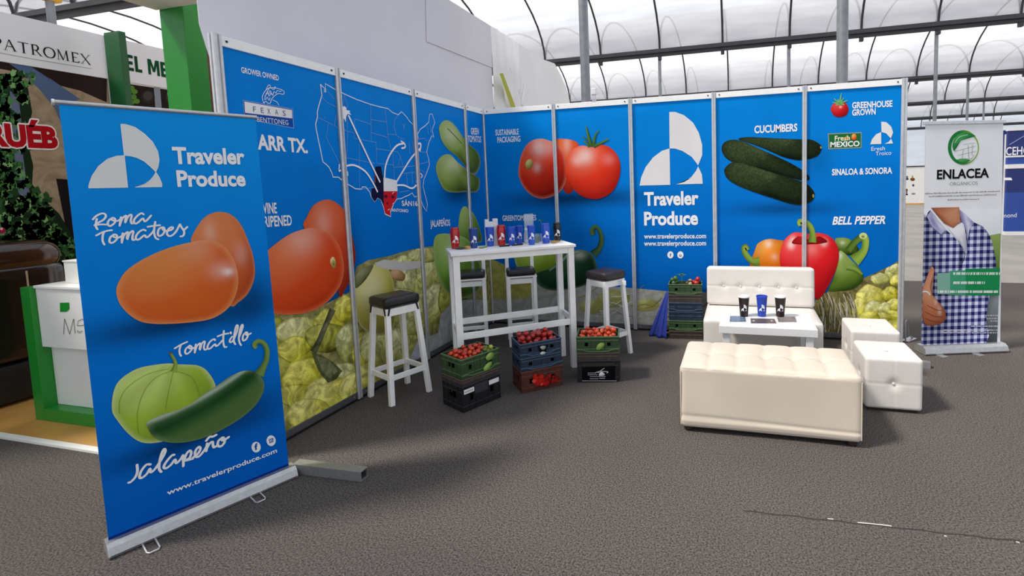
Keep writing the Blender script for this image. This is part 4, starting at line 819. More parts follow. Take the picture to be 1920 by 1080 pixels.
# ------------------------------------------------------------------ bar stools
WWOOD = mat('white_painted_wood', '#f7f6f4', rough=.5, noise=(9, .05), bump=(30, .1, .002)); LEATH = mat('black_leatherette', '#1b1a1c', rough=.32, noise=(40, .15), bump=(140, .12, .002)); STRAP = mat('black_strap', '#121213', rough=.7)
LEATH2 = mat('worn_dark_leatherette', '#2e2829', rough=.35, noise=(12, .2), bump=(140, .12, .002))
def splay_stool(label, c, rz, bw, bd, tw, td, h, seat, straps):
    t = thing('bar_stool', label, 'stool', c, rz, 'white wooden bar stools')
    lw = .036
    for sx in (-1, 1):
        for sy in (-1, 1):
            b0 = Vector((sx * (bw - lw) / 2, sy * (bd - lw) / 2, 0)); b1 = Vector((sx * (tw - lw) / 2, sy * (td - lw) / 2, h - .002))
            MB().bar(b0, b1, lw, lw, side=(1, 0, 0)).build('leg', WWOOD, t, bevel=.003)
    def ring(z, hh, name, th=.016):
        k = z / h; w, d = bw + (tw - bw) * k - lw, bd + (td - bd) * k - lw
        for s in (-1, 1):
            MB().box((0, s * d / 2, z), (w - lw * .9, th, hh)).build(name, WWOOD, t, bevel=.002); MB().box((s * w / 2, 0, z), (th, d - lw * .9, hh)).build(name, WWOOD, t, bevel=.002)
    ring(h - .032, .056, 'apron', .022); ring(.2, .04, 'stretcher')
    s = cushion((tw + .022, td + .022, .078), .026, lambda p, n: .004 * g(p.x, .02) * (n.z > .8) * 0, 10, (0, 0, h + .04)).build('seat_cushion', seat, t, smooth=True, angle=60)
    if straps:
        for sx in (-1, 1):
            for sy in (-1, 1):
                for dx, dy in ((sx * .03, 0), (0, sy * .03)):
                    a = Vector((sx * (tw / 2 + .004) - dx * 1.0 * (1 if dx else 0), sy * (td / 2 + .004) - dy, h + .012))
                    MB().bar(a, a + Vector((dx * .5, dy * .5, -.062)), .012, .006, side=(0, 1, 0) if dx == 0 else (1, 0, 0)).build('strap', STRAP, s)
    return t
splay_stool('white bar stool with black strapped cushion standing in front of the blue side wall', (.25, -1.98, 0), -.384, .345, .348, .235, .267, .719, LEATH, True)
t4 = splay_stool('white bar stool with dark brown cushion behind the crate of tomatoes nearest the sofa', (1.622, -.785, 0), -.56, .348, .335, .258, .25, .722, LEATH2, False)
TAGM = mat('clear_white_tag', '#dfe4ea', rough=.3)
MB().box((.165, .06, .69), (.075, .006, .045), .3).build('hang_tag', TAGM, t4, bevel=.004)
def bar_chair(label, c, rz, w=.295, d=.3, h=.695):
    t = thing('bar_chair', label, 'stool', c, rz, 'white bar chairs behind the high table'); lw = .036
    for sx in (-1, 1):
        MB().box((sx * (w - lw) / 2, -(d - lw) / 2, h / 2), (lw, lw, h)).build('leg', WWOOD, t, bevel=.003)
        MB().bar((sx * (w - lw) / 2, (d - lw) / 2 , 0), (sx * (w - lw) / 2, (d - lw) / 2 + .0, 1.0), lw, lw, side=(1, 0, 0)).build('back_post', WWOOD, t, bevel=.003)
    for z, nm, hh in ((h - .035, 'apron', .05), (.22, 'stretcher', .036)):
        for s in (-1, 1):
            MB().box((0, s * (d - lw) / 2, z), (w - 2 * lw, .018, hh)).build(nm, WWOOD, t, bevel=.002); MB().box((s * (w - lw) / 2, 0, z), (.018, d - 2 * lw, hh)).build(nm, WWOOD, t, bevel=.002)
    MB().box((0, -.018, h + .008), (w + .01, d - lw, .016)).build('seat_board', WWOOD, t, bevel=.003)
    MB().box((0, (d - lw) / 2, .95), (w - 2 * lw, .018, .06)).build('back_rail', WWOOD, t, bevel=.003)
    cushion((w - .01, d - .045, .062), .024, None, 10, (0, -.02, h + .047)).build('seat_cushion', LEATH, t, smooth=True, angle=60)
    return t
bar_chair('white bar chair with black cushion under the middle of the high table, facing the crates', (.665, -.59, 0), .5)
bar_chair('white bar chair with black cushion partly behind the near leg of the high table', (.215, -.80, 0), .5)

# ------------------------------------------------------------------ high table
TC = Vector((.944, -1.342, 0)); TA = .665; TL, TD, TH = 1.033, .41, 1.093
tt = thing('high_table', 'tall narrow white wooden table crowded with tumblers', 'table', TC, TA)
MB().box((0, 0, TH - .012), (TL, TD, .024)).build('tabletop', WWOOD, tt, bevel=.003)
lg = .052
for sx in (-1, 1):
    for sy in (-1, 1): MB().box((sx * (TL / 2 - .014 - lg / 2), sy * (TD / 2 - .014 - lg / 2), (TH - .024) / 2), (lg, lg, TH - .0245)).build('leg', WWOOD, tt, bevel=.003)
iw, idp = TL - .028 - 2 * lg, TD - .028 - 2 * lg
for s in (-1, 1):
    MB().box((0, s * (TD / 2 - .03), TH - .05), (iw, .02, .05)).build('apron', WWOOD, tt, bevel=.002); MB().box((s * (TL / 2 - .03), 0, TH - .05), (.02, idp, .05)).build('apron', WWOOD, tt, bevel=.002)
    MB().box((0, s * (TD / 2 - .035), .415 if s < 0 else .45), (iw, .022, .052)).build('foot_rail', WWOOD, tt, bevel=.002); MB().box((s * (TL / 2 - .035), 0, .43), (.022, idp, .05)).build('foot_rail', WWOOD, tt, bevel=.002)
def onT(lx, ly): return TC + Matrix.Rotation(TA, 3, 'Z') @ Vector((lx, ly, TH))

# ------------------------------------------------------------------ tumblers
CUPM = {'red': mat('red_steel', '#b8121c', rough=.25, coat=.4), 'blue': mat('royal_blue_steel', '#1a4fc0', rough=.25, coat=.4), 'deep blue': mat('deep_blue_steel', '#0e3f8e', rough=.25, coat=.4), 'black': mat('black_steel', '#101114', rough=.22, coat=.4), 'dark brown': mat('dark_brown_paper', '#241512', rough=.4), 'paper blue': mat('blue_paper', '#1c3fae', rough=.4)}
DECAL = mat('white_print', '#efeff2', rough=.4); RIMM = mat('white_paper_rim', '#eceae6', rough=.5); CLEARP = glass_mat('clear_plastic', '#dfe6ea', .32)
LGN = [[((a - 1363) / 500, (605 - b) / 500) for a, b in pts] for pts in logo_pts()]
def decal(t, r_at, zc, size, ang, name='logo', m=None):
    mb = MB()
    for pts in LGN:
        # small shapes wrapped round the side
        n = len(pts); cx, cy = sum(a for a, b in pts) / n, sum(b for a, b in pts) / n; ring = [(cx, cy)] + pts; vs = []
        for a, b in ring:
            z = zc + (b - .5) * size; r = r_at(z) + .0008; th = ang + a * size / r; vs.append((r * math.cos(th), r * math.sin(th), z))
        mb.add(vs, [(0, 1 + i, 1 + (i + 1) % n) for i in range(n)])
    return mb.build(name, m or DECAL, t)
def prof_r(prof):
    def f(z):
        for (r0, z0), (r1, z1) in zip(prof, prof[1:]):
            if z0 <= z <= z1 and z1 > z0: return r0 + (r1 - r0) * (z - z0) / (z1 - z0)
        return max(r for r, z in prof)
    return f
def tumbler(label, p, colour, h, r, group, shaker=False, lid=None):
    t = thing('tumbler', label, 'tumbler', p, 0, group)
    pr_ = [(.80 * r, .001), (.86 * r, .006), (.95 * r, .35 * h), (r, .62 * h), (r, .8 * h), (.93 * r, .9 * h)] if shaker else [(.76 * r, .001), (.80 * r, .006), (.95 * r, .6 * h), (r, .93 * h)]
    MB().lathe(pr_, 24).build('body', CUPM[colour], t, smooth=True)
    zt = pr_[-1][1]; rt = pr_[-1][0]
    if shaker: MB().lathe([(rt, zt + .0005), (rt * 1.02, zt + .004), (rt * .96, h - .004), (rt * .85, h), (.0, h)], 24).build('lid', CUPM[colour], t, smooth=True, angle=30)
    else: MB().lathe([(rt * 1.03, zt + .0005), (rt * 1.05, zt + .004), (rt * 1.0, h - .003), (rt * .9, h), (0, h)], 24).build('lid', lid or CUPM[colour], t, smooth=True, angle=30)
    ca = math.atan2(CAM.y - p[1], CAM.x - p[0]); decal(t, prof_r(pr_), .45 * h, h * .36, ca); return t
TG = 'logo tumblers on the high table'
tumbler('red tumbler with white logo at the table end nearest the map wall', onT(-.445, .12), 'red', .18, .038, TG, True)
tumbler('deep blue tumbler second along the high table, beside lime slices', onT(-.30, .07), 'deep blue', .168, .036, TG)
tumbler('blue tumbler between the deep blue and the second red tumbler', onT(-.155, .115), 'blue', .168, .036, TG)
tumbler('red tumbler in the middle of the high table between two blue tumblers', onT(-.057, .116), 'red', .18, .038, TG, True)
tumbler('blue tumbler just past the middle red tumbler, behind the pens', onT(.022, .068), 'blue', .165, .035, TG)
tumbler('blue tumbler at the back of the table beside the clear capped bottle', onT(.105, .145), 'blue', .165, .033, TG)
tumbler('blue tumbler standing forward of the clear bottle near the pen tips', onT(.178, -.01), 'blue', .172, .034, TG)
tumbler('stout blue tumbler next to the black tumbler on the high table', onT(.319, .029), 'blue', .18, .038, TG, True)
tumbler('black tumbler with white logo at the far end of the high table', onT(.462, .150), 'black', .172, .037, TG, True)
GLS = glass_mat('clear_glass', '#d8e2e6', .3); CAPW = mat('white_cap', '#e8e8ea', rough=.4); GREENJ = mat('green_herbs', '#4e7a3a', rough=.6, noise=(60, .4))
t = thing('bottle', 'clear bottle with a white cap among the blue tumblers', 'bottle', onT(.172, .152), 0)
MB().lathe([(.022, .001), (.024, .004), (.024, .085), (.014, .105), (.014, .118)], 18).build('glass', GLS, t, smooth=True); MB().lathe([(.016, .1185), (.016, .134), (0, .135)], 16).build('cap', CAPW, t, smooth=True, angle=30)
MB().lathe([(.0215, .004), (.0215, .03), (0, .0305)], 16).build('white_contents', CAPW, t)
t = thing('jar', 'small glass jar with green herbs beside the stout blue tumbler', 'jar', onT(.262, .13), 0)
MB().lathe([(.026, .001), (.028, .004), (.028, .075), (.026, .08)], 18).build('glass', GLS, t, smooth=True); MB().lathe([(.023, .004), (.024, .05), (.012, .06), (0, .058)], 12).build('herbs', GREENJ, t, smooth=True)
t = thing('card_holder', 'clear upright plastic card holder behind the blue tumblers', 'card holder', onT(.21, .192), TA)
MB().box((0, 0, .13), (.085, .003, .26)).build('clear_sheet', CLEARP, t); MB().box((0, 0, .004), (.085, .02, .008)).build('foot', CLEARP, t)
mb = MB()
for i in range(6): mb.tube([(-.035 + i * .013, -.003, .18 + .02 * (i % 2)), (-.02 + i * .011, -.003, .235)], .0009, 5)
mb.build('scribbled_lines', DECAL, t)
t = thing('carton', 'open white carton standing behind the third tumbler on the high table', 'carton', onT(-.13, .178), TA)
MB().box((0, 0, .105), (.11, .04, .208)).build('body', CAPW, t, bevel=.002); MB().box((-.04, 0, .22), (.028, .04, .02)).build('flap', CAPW, t); MB().box((.035, 0, .222), (.04, .04, .024)).build('flap', CAPW, t)
t = thing('herb_sprig', 'thin sprig standing in a small holder behind the stout blue tumbler', 'herb', onT(.31, .13), 0)
MB().lathe([(.014, .001), (.016, .08), (0, .081)], 12).build('holder', GLS, t); MB().tube([(0, 0, .0815), (.002, 0, .15), (-.006, .002, .2)], .002, 6).build('stem', GREENJ, t)
for a in range(4): MB().add([(-.006, .002, .2), (-.006 + .015 * math.cos(a * 1.6), .015 * math.sin(a * 1.6), .21), (-.006 + .02 * math.cos(a * 1.6 + .5), .02 * math.sin(a * 1.6 + .5), .195)], [(0, 1, 2)]).build('leaflet', GREENJ, t)
# food bits and pens
JALM = mat('dark_jalapeno_skin', '#26381c', rough=.3, coat=.3); TANM = mat('tan_bread', '#c89a5c', rough=.7, noise=(60, .2)); ORM = mat('orange_flesh', '#c85a24', rough=.4); LIMEM = mat('lime_flesh', '#b8c850', rough=.4, noise=(40, .2)); LIMES = mat('lime_skin', '#5a7a28', rough=.4)
def pepper(name, label, p, rz, l, r, m, cat, grp=None):
    t = thing(name, label, cat, p, rz, grp)
    MB().tube([(-l / 2 + l * i / 8, .1 * l * math.sin(i / 8 * 3), r * 1.0) for i in range(9)], [max(.002, r * math.sin(math.pi * (.12 + .8 * i / 8)) ** .6) * (.98) for i in range(9)], 10).build('flesh', m, t, smooth=True)
    MB().tube([(l / 2 - .001, .1 * l * math.sin(3), r), (l / 2 + l * .16, .02 * l, r * 1.3)], [r * .3, r * .2], 6).build('stem', GREENJ, t, smooth=True); return t
pepper('jalapeno', 'dark green jalapeño lying in front of the first red tumbler', onT(-.42, .02), .2, .085, .012, JALM, 'pepper')
tag(cushion((.035, .03, .028), .008, None, 6, (0, 0, .0145)).build('bread_piece', TANM, smooth=True), 'tan bread piece beside the deep blue tumbler', 'bread').location = onT(-.36, .015)
tag(cushion((.03, .026, .024), .007, None, 6, (0, 0, .0125)).build('carrot_piece', ORM, smooth=True), 'orange carrot piece next to the jalapeño on the high table', 'carrot').location = onT(-.365, .055)
for i, (lx, ly, rz, lb) in enumerate(((-.245, .015, .3, 'lime slice lying flat against the foot of the deep blue tumbler'), (-.215, .055, -.5, 'second lime slice further from the deep blue tumbler'), (.375, -.02, .9, 'lime slice lying in front of the stout blue tumbler'))):
    t = thing('lime_slice', lb, 'lime', onT(lx, ly), rz, 'lime slices on the high table')
    MB().lathe([(.021, .001), (.022, .004), (.021, .007)], 18).build('rind', LIMES, t, smooth=True); MB().lathe([(.0185, .0068), (.0185, .0085), (0, .0086)], 18).build('flesh', LIMEM, t)
tag(MB().box((0, 0, .006), (.075, .05, .011)).build('coaster', TANM, bevel=.002), 'pale coaster under the black tumbler side of the high table', 'coaster').location = onT(.41, .06)
for (a, b, lb) in (((-.10, -.0), (-.01, .006), 'black marker pen lying nearest the red tumbler'), ((.01, .002), (.11, .03), 'black marker pen lying in front of the forward blue tumbler')):
    q0, q1 = onT(*a), onT(*b); d = (q1 - q0).length; t = thing('marker_pen', lb, 'pen', q0, math.atan2(q1.y - q0.y, q1.x - q0.x), 'marker pens on the high table')
    MB().tube([(0, 0, .0075), (d * .62, 0, .0075)], .007, 10).build('barrel', DARK, t, smooth=True, angle=40); MB().tube([(d * .625, 0, .0075), (d * .95, 0, .0075), (d, 0, .0075)], [.0074, .0074, .004], 10).build('cap', STRAP, t, smooth=True, angle=40)

# ------------------------------------------------------------------ sofa, bench, ottomans, low table
VINYL = mat('white_vinyl', '#d9d4ce', rough=.42, noise=(6, .03), bump=(220, .06, .002)); CREAM = mat('cream_vinyl', '#d3c7b6', rough=.5, noise=(2.2, .07), bump=(200, .1, .002)); DWOOD = mat('dark_wood_foot', '#2c1d18', rough=.5)
SOX0, SOX1 = 2.523, 3.522
ts = thing('sofa', 'low white armless sofa with buttoned backrest against the blue wall', 'sofa', ((SOX0 + SOX1) / 2, -.48, 0), 0)
w = SOX1 - SOX0
cushion((w, .70, .365), .028, lambda p, n: .0, 18, (0, -.005, .2025)).build('seat', VINYL, ts, smooth=True, angle=60)
BT = [-.335, -.175, 0, .175, .335]
def bfn_(p, n):
    if n.y > -.5: return 0
    d = .004 * g(p.z, .008) + sum(.0025 * g(p.x - b, .008) for b in BT) + sum(.016 * g(math.hypot(p.x - b, p.z), .03) for b in BT)
    return d
o = cushion((w - .004, .15, .375), .03, bfn_, 44).build('backrest', VINYL, ts, smooth=True, angle=60)
o.location = (0, .235, .572); o.rotation_euler = (-.09, 0, 0)
for b in BT:
    MB().lathe([(.0, -.006), (.009, -.004), (.011, .0), (.009, .004), (0, .006)], 12).build('button', VINYL, o, smooth=True).matrix_local = Matrix.Translation((b, -.062, 0)) @ Matrix.Rotation(math.pi / 2, 4, 'X')
for sx in (-1, 1):
    for sy in (-1, 1): MB().box((sx * (w / 2 - .06), sy * .28 - .005, .01), (.05, .05, .0195)).build('foot', DWOOD, ts)
bx0, bx1, by0, by1, bz = 2.466, 3.536, -2.136, -1.608, .435
tb_ = thing('bench', 'long cream upholstered bench with tufted top and dark feet', 'bench', ((bx0 + bx1) / 2, (by0 + by1) / 2, 0), 0)
bw_ = bx1 - bx0; SE = [bw_ * (i / 6 - .5) for i in range(1, 6)]
def bench_fn(p, n):
    d = 0
    if n.z > .5: d = sum(.007 * g(p.x - s, .009) for s in SE) + .004 * g(p.y, .01) + sum(.016 * g(math.hypot(p.x - s, p.y), .04) for s in SE) - .010 * abs(math.sin(math.pi * (p.x / bw_ + .5) * 6)) * max(0, 1 - (p.y / .262) ** 4) * max(0, 1 - (p.x / (bw_ / 2)) ** 8)
    elif n.y < -.6: d = -.004 * math.sin(p.x * 5 + 1) * math.sin(p.z * 9) + .003 * g(p.z + .13 + .01 * math.sin(p.x * 3), .012) - .003 * g(p.z + .155, .012)
    return d
cushion((bw_, by1 - by0, bz - .03), .032, bench_fn, 64, (0, 0, (bz + .03) / 2)).build('upholstered_body', CREAM, tb_, smooth=True, angle=60)
for sx in (-1, 1):
    for sy in (-1, 1): MB().lathe([(.026, .0), (.03, .006), (.03, .031)], 16, (sx * (bw_ / 2 - .05), sy * .215, 0)).build('foot', DWOOD, tb_, smooth=True, angle=30)
pipe = MB()
for sx in (-1, 1): pipe.tube([(sx * (bw_ / 2 - .008), -.2605, .05), (sx * (bw_ / 2 - .008), -.2605, .41)], .0035, 6)
for s_, z0 in ((-1, 0), (1, 0)):
    MB().tube([(s_ * (bw_ / 2 - .006), -.258, .05), (s_ * (bw_ / 2 - .006), -.258, .4)], .0035, 6).build('piping', CREAM, tb_, smooth=True)
def ottoman(label, x0, x1, y0, y1, h):
    t = thing('ottoman', label, 'ottoman', ((x0 + x1) / 2, (y0 + y1) / 2, 0), 0, 'white cube ottomans'); w, d = x1 - x0, y1 - y0
    def fn(p, n):
        if n.z > .5: return .002 * g(p.x, .006) + .002 * g(p.y, .006) + .014 * g(math.hypot(p.x, p.y), .035)
        if abs(n.y) > .6: return .0025 * g(p.z, .006) + .0015 * g(p.x, .006) + .014 * g(math.hypot(p.x, p.z), .035)
        if abs(n.x) > .6: return .0025 * g(p.z, .006) + .0015 * g(p.y, .006) + .014 * g(math.hypot(p.y, p.z), .035)
        return 0
    cushion((w, d, h - .018), .022, fn, 40, (0, 0, h / 2 + .009)).build('upholstered_body', VINYL, t, smooth=True, angle=60)
    MB().box((0, 0, .0105), (w - .05, d - .05, .02)).build('base', DWOOD, t)
    for p, r in (((0, 0, h - .010), 0), ((0, -d / 2 + .010, h / 2 + .009), math.pi / 2)):
        MB().lathe([(0, -.005), (.009, -.003), (.011, 0), (.009, .003), (0, .005)], 12).build('button', VINYL, t, smooth=True).matrix_local = Matrix.Translation(p) @ Matrix.Rotation(r, 4, 'X')
    return t
ottoman('white cube ottoman nearer the camera, beside the end of the cream bench', 3.668, 4.022, -1.593, -1.20, .375)
ottoman('white cube ottoman behind the other one, near the end post of the blue wall', 3.706, 4.066, -.955, -.55, .375)
GLOSS = mat('white_gloss_laminate', '#dedede', rough=.18, noise=(3, .02))
cx0, cx1, cy0, cy1, cz = 2.682, 3.405, -1.322, -.872, .47
tc_ = thing('low_table', 'low white glossy coffee table with cups and leaflets before the sofa', 'coffee table', ((cx0 + cx1) / 2, (cy0 + cy1) / 2, 0), 0)
MB().box((0, 0, cz - .03), (cx1 - cx0, cy1 - cy0, .06)).build('tabletop', GLOSS, tc_, bevel=.003)
for sx in (-1, 1):
    for sy in (-1, 1): MB().box((sx * ((cx1 - cx0) / 2 - .055), sy * ((cy1 - cy0) / 2 - .045), (cz - .06) / 2), (.055, .055, cz - .0605)).build('leg', GLOSS, tc_, bevel=.002)
def paper_cup(label, u, v, colour):
    p = at_z(u, v, cz); h, r = .172, .045
    t = thing('paper_cup', label, 'cup', p, 0, 'logo cups on the low table'); pr_ = [(.70 * r, .001), (.72 * r, .004), (.97 * r, .93 * h)]
    MB().lathe(pr_, 24).build('body', CUPM[colour], t, smooth=True)
    MB().lathe([(1.0 * r, .93 * h + .0005), (1.04 * r, .95 * h), (1.0 * r, h), (.9 * r, h), (.86 * r, .94 * h), (0, .935 * h)], 24).build('rim', RIMM if colour != 'paper blue' else CUPM[colour], t, smooth=True, angle=30)
    decal(t, prof_r(pr_), .45 * h, h * .34, math.atan2(CAM.y - p.y, CAM.x - p.x)); return t
paper_cup('dark brown logo cup at the crate side of the low table', 1395, 592.5, 'dark brown')
paper_cup('blue logo cup standing between two dark brown cups', 1428.5, 592.5, 'paper blue')
paper_cup('dark brown logo cup at the ottoman side of the low table', 1463, 593, 'dark brown')
def leaflet(label, quad_, col, spots):
    q = [at_z(u, v, cz) for u, v in quad_]; c = sum(q, Vector()) / 4; t = thing('leaflet', label, 'leaflet', c, 0, 'leaflets on the low table')
    MB().ext([p + Vector((0, 0, .0015)) for p in q], (0, 0, 1), .0012).build('sheet', col, t, world=True)
    pl = Plane(c + Vector((0, 0, .002)), q[1] - q[0]); pl.t = (pl.s.cross(Vector((0, 0, 1))) * -1).normalized(); pl.n = Vector((0, 0, 1))
    k = Ink(pl); w = (q[1] - q[0]).length; d = (q[3] - q[0]).length
    for i in range(5):
        y = d * (-.32 + .16 * i); k.raw([(-w * .42, y), (w * (.1 + .07 * (i * 3 % 5)), y), (w * (.1 + .07 * (i * 3 % 5)), y + d * .06), (-w * .42, y + d * .06)], [(0, 1, 2, 3)], spots, 0)
    k.build('printed_lines', PRINT, t, lift=.0003); return t
LFB = mat('blue_grey_print', '#56667e', rough=.3, noise=(30, .5)); LFD = mat('dark_print', '#4a4244', rough=.3, noise=(30, .4)); LFG = mat('grey_photo_print', '#6e6664', rough=.35, noise=(50, .6))
leaflet('blue grey leaflet at the crate side of the low table', [(1368, 603.5), (1399, 603.5), (1397, 593), (1369, 592.5)], LFB, C('#8fa0b8'))
leaflet('long dark leaflet with two white dots in the middle of the low table', [(1408, 606.5), (1456, 606.5), (1452, 598), (1407, 597)], LFD, C('#6a6062'))
leaflet('grey leaflet lying near the ottoman side of the low table', [(1460, 604), (1494, 604), (1491, 593.5), (1457, 595)], LFG, C('#9a9290'))
t = [o for o in bpy.data.objects if o.get('label', '').startswith('long dark leaflet')][0]
for u in (1413, 1447): MB().lathe([(.009, .0022), (.009, .0026), (0, .0027)], 14).build('white_dot', DECAL, t).location = bas(t).inverted() @ at_z(u, 602, cz)

# ------------------------------------------------------------------ crates
CRM = {'green': mat('green_crate_plastic', '#2a4424', rough=.45, noise=(14, .15)), 'green2': mat('light_green_rim', '#54704a', rough=.45), 'navy': mat('navy_crate_plastic', '#1c2b40', rough=.45, noise=(14, .15)), 'navy2': mat('pale_navy_rim', '#3e5670', rough=.45), 'brown': mat('brown_crate_plastic', '#3d332e', rough=.5, noise=(14, .2)), 'brown2': mat('pale_brown_rim', '#5c5048', rough=.5),
       'black': mat('black_crate_plastic', '#14151a', rough=.45, noise=(14, .2)), 'black2': mat('dark_grey_rim', '#33343c', rough=.45), 'rust': mat('rust_red_crate_plastic', '#4c241c', rough=.5, noise=(14, .25)), 'rust2': mat('rust_rim', '#6a3a2c', rough=.5), 'liner': mat('dark_liner', '#20261c', rough=.8)}
def wallpart(mb, axis, at, ln, z0, z1, th, holes):
    """one crate side with real openings; holes: (x0, x1, z0, z1)"""
    xs = sorted({-ln / 2, ln / 2, *[h[0] for h in holes], *[h[1] for h in holes]})
    def put(a, b, c, d):
        if b - a < 1e-4 or d - c < 1e-4: return
        if axis == 'x': mb.span((a, at - th / 2, c), (b, at + th / 2, d))
        else: mb.span((at - th / 2, a, c), (at + th / 2, b, d))
    for a, b in zip(xs, xs[1:]):
        hs = [h for h in holes if h[0] <= a + 1e-6 and h[1] >= b - 1e-6]
        if hs: put(a, b, z0, hs[0][2]); put(a, b, hs[0][3], z1)
        else: put(a, b, z0, z1)
def crate(label, c, rz, l, d, z0, h, col, group, fill=None, wave=False):
    t = thing('crate', label, 'crate', (c[0], c[1], z0), rz, group); b = MB(); th = .006; l2, d2 = l - .012, d - .012
    b.span((-l2 / 2, -d2 / 2, .001), (l2 / 2, d2 / 2, .006))
    lo = [(-l * .30, -l * .22, h * .38, h * .62), (l * .22, l * .30, h * .38, h * .62)] if h > .09 else []
    sh_ = [(-d * .16, d * .16, h * .45, h * .7)] if h > .07 else []
    for s in (-1, 1): wallpart(b, 'x', s * (d2 - th) / 2, l2, .006, h - .001, th, lo); wallpart(b, 'y', s * (l2 - th) / 2, d2 - 2 * th, .006, h - .001, th, sh_)
    for i in range(7):
        x = -l2 / 2 + l2 * i / 6
        for s in (-1, 1): b.span((x - .0025, s * d2 / 2 - .003, .004), (x + .0025, s * d2 / 2 + .003, h - .004))
    for i in range(5):
        y = -d2 / 2 + d2 * i / 4
        for s in (-1, 1): b.span((s * l2 / 2 - .003, y - .0025, .004), (s * l2 / 2 + .003, y + .0025, h - .004))
    b.build('body', CRM[col], t)
    for z in ((h * .22, h * .75) if h > .1 else (h * .5,)):
        m = MB()
        for s in (-1, 1): m.span((-l2 / 2 - .003, s * d2 / 2 - .003, z - .003), (l2 / 2 + .003, s * d2 / 2 + .003, z + .003)); m.span((s * l2 / 2 - .003, -d2 / 2, z - .003), (s * l2 / 2 + .003, d2 / 2, z + .003))
        m.build('rib', CRM[col + '2'], t)
    m = MB()
    for s in (-1, 1): m.span((-l / 2, s * (d / 2 - .005) - .005, h - .009), (l / 2, s * (d / 2 - .005) + .005, h - .0008)); m.span((s * (l / 2 - .005) - .005, -d / 2 + .01, h - .009), (s * (l / 2 - .005) + .005, d / 2 - .01, h - .0008))
    m.build('rim', CRM[col + '2'], t, bevel=.0015)
    if wave:
        m = MB(); N = 20; y = -d / 2 - .0015
        cz_ = lambda x: .024 - .018 * (1 / (1 + math.exp((abs(x) / l - .30) * 40)))
        for i in range(N):
            x0, x1 = -l / 2 + l * i / N, -l / 2 + l * (i + 1) / N
            m.add([(x0, y, cz_(x0)), (x1, y, cz_(x1)), (x1, y, cz_(x1) + .008), (x0, y, cz_(x0) + .008), (x0, y + .006, cz_(x0)), (x1, y + .006, cz_(x1)), (x1, y + .006, cz_(x1) + .008), (x0, y + .006, cz_(x0) + .008)], [(0, 1, 2, 3), (7, 6, 5, 4), (0, 4, 5, 1), (3, 2, 6, 7)])
        m.build('wavy_rim', CRM[col + '2'], t)
    if fill is not None: MB().span((-l2 / 2 + th, -d2 / 2 + th, fill - .004), (l2 / 2 - th, d2 / 2 - th, fill)).build('liner', CRM['liner'], t)
    return t
CL_ = dict(L=((.887, -1.984), 1.136, .335, .262), M=((1.256, -1.604), .736, .344, .236), R=((1.703, -1.352), .223, .35, .24), B=((2.296, -.139), .081, .344, .19))
def CR(s, *a, **k): c, rz, l, d = CL_[s]; return crate(a[0], c, rz, l, d, a[1], a[2], a[3], a[4], **k)
GS = dict(L='crates stacked in front of the high table beside the white stool', M='crates stacked in the middle before the high table', R='crates stacked beside the far leg of the high table', B='crates stacked beside the sofa')
cLb = CR('L', 'black crate with two white paper labels, bottom of the stack beside the white stool', 0, .195, 'black', GS['L'])
CR('L', 'shallow brown crate between the black and the green crate beside the white stool', .1955, .047, 'brown', GS['L'])
cLt = CR('L', 'green crate of small tomatoes and limes, topmost beside the white stool', .243, .147, 'green', GS['L'], fill=.112, wave=True)
cMb = CR('M', 'rust red crate with a printed bowl of tomatoes under two navy crates', 0, .172, 'rust', GS['M'])
CR('M', 'navy crate in the middle of the centre stack, without tomatoes', .1725, .107, 'navy', GS['M'], wave=True)
cMt = CR('M', 'navy crate heaped with plum red tomatoes, topmost of the centre stack', .280, .112, 'navy', GS['M'], fill=.078, wave=True)
cRb = CR('R', 'black crate with white printed marks, bottom of the stack by the far table leg', 0, .184, 'black', GS['R'])
CR('R', 'shallow brown crate under the green crate by the far table leg', .1845, .062, 'brown', GS['R'])
cRt = CR('R', 'green crate of orange red tomatoes, topmost by the far table leg', .247, .132, 'green', GS['R'], fill=.096, wave=True)
CR('B', 'brown crate at the bottom of the tall stack beside the sofa', 0, .084, 'brown', GS['B'])
CR('B', 'green crate second from the bottom of the tall stack beside the sofa', .0845, .108, 'green', GS['B'], wave=True)
CR('B', 'lower navy crate halfway up the tall stack beside the sofa', .193, .093, 'navy', GS['B'])
CR('B', 'upper navy crate with wavy rim in the tall stack beside the sofa', .2865, .093, 'navy', GS['B'], wave=True)
CR('B', 'brown crate just under the top green crate beside the sofa', .380, .078, 'brown', GS['B'])
cBt = CR('B', 'green crate of mixed vegetables, topmost of the tall stack beside the sofa', .4585, .11, 'green', GS['B'], fill=.085, wave=True)
def crate_plane(s, side='front'):
    c, rz, l, d = CL_[s]; M4 = Matrix.Translation((*c, 0)) @ Matrix.Rotation(rz, 4, 'Z'); o = M4 @ Vector((0, -d / 2 - .001, 0)); return Plane(o, M4.to_3x3() @ Vector((1, 0, 0)))
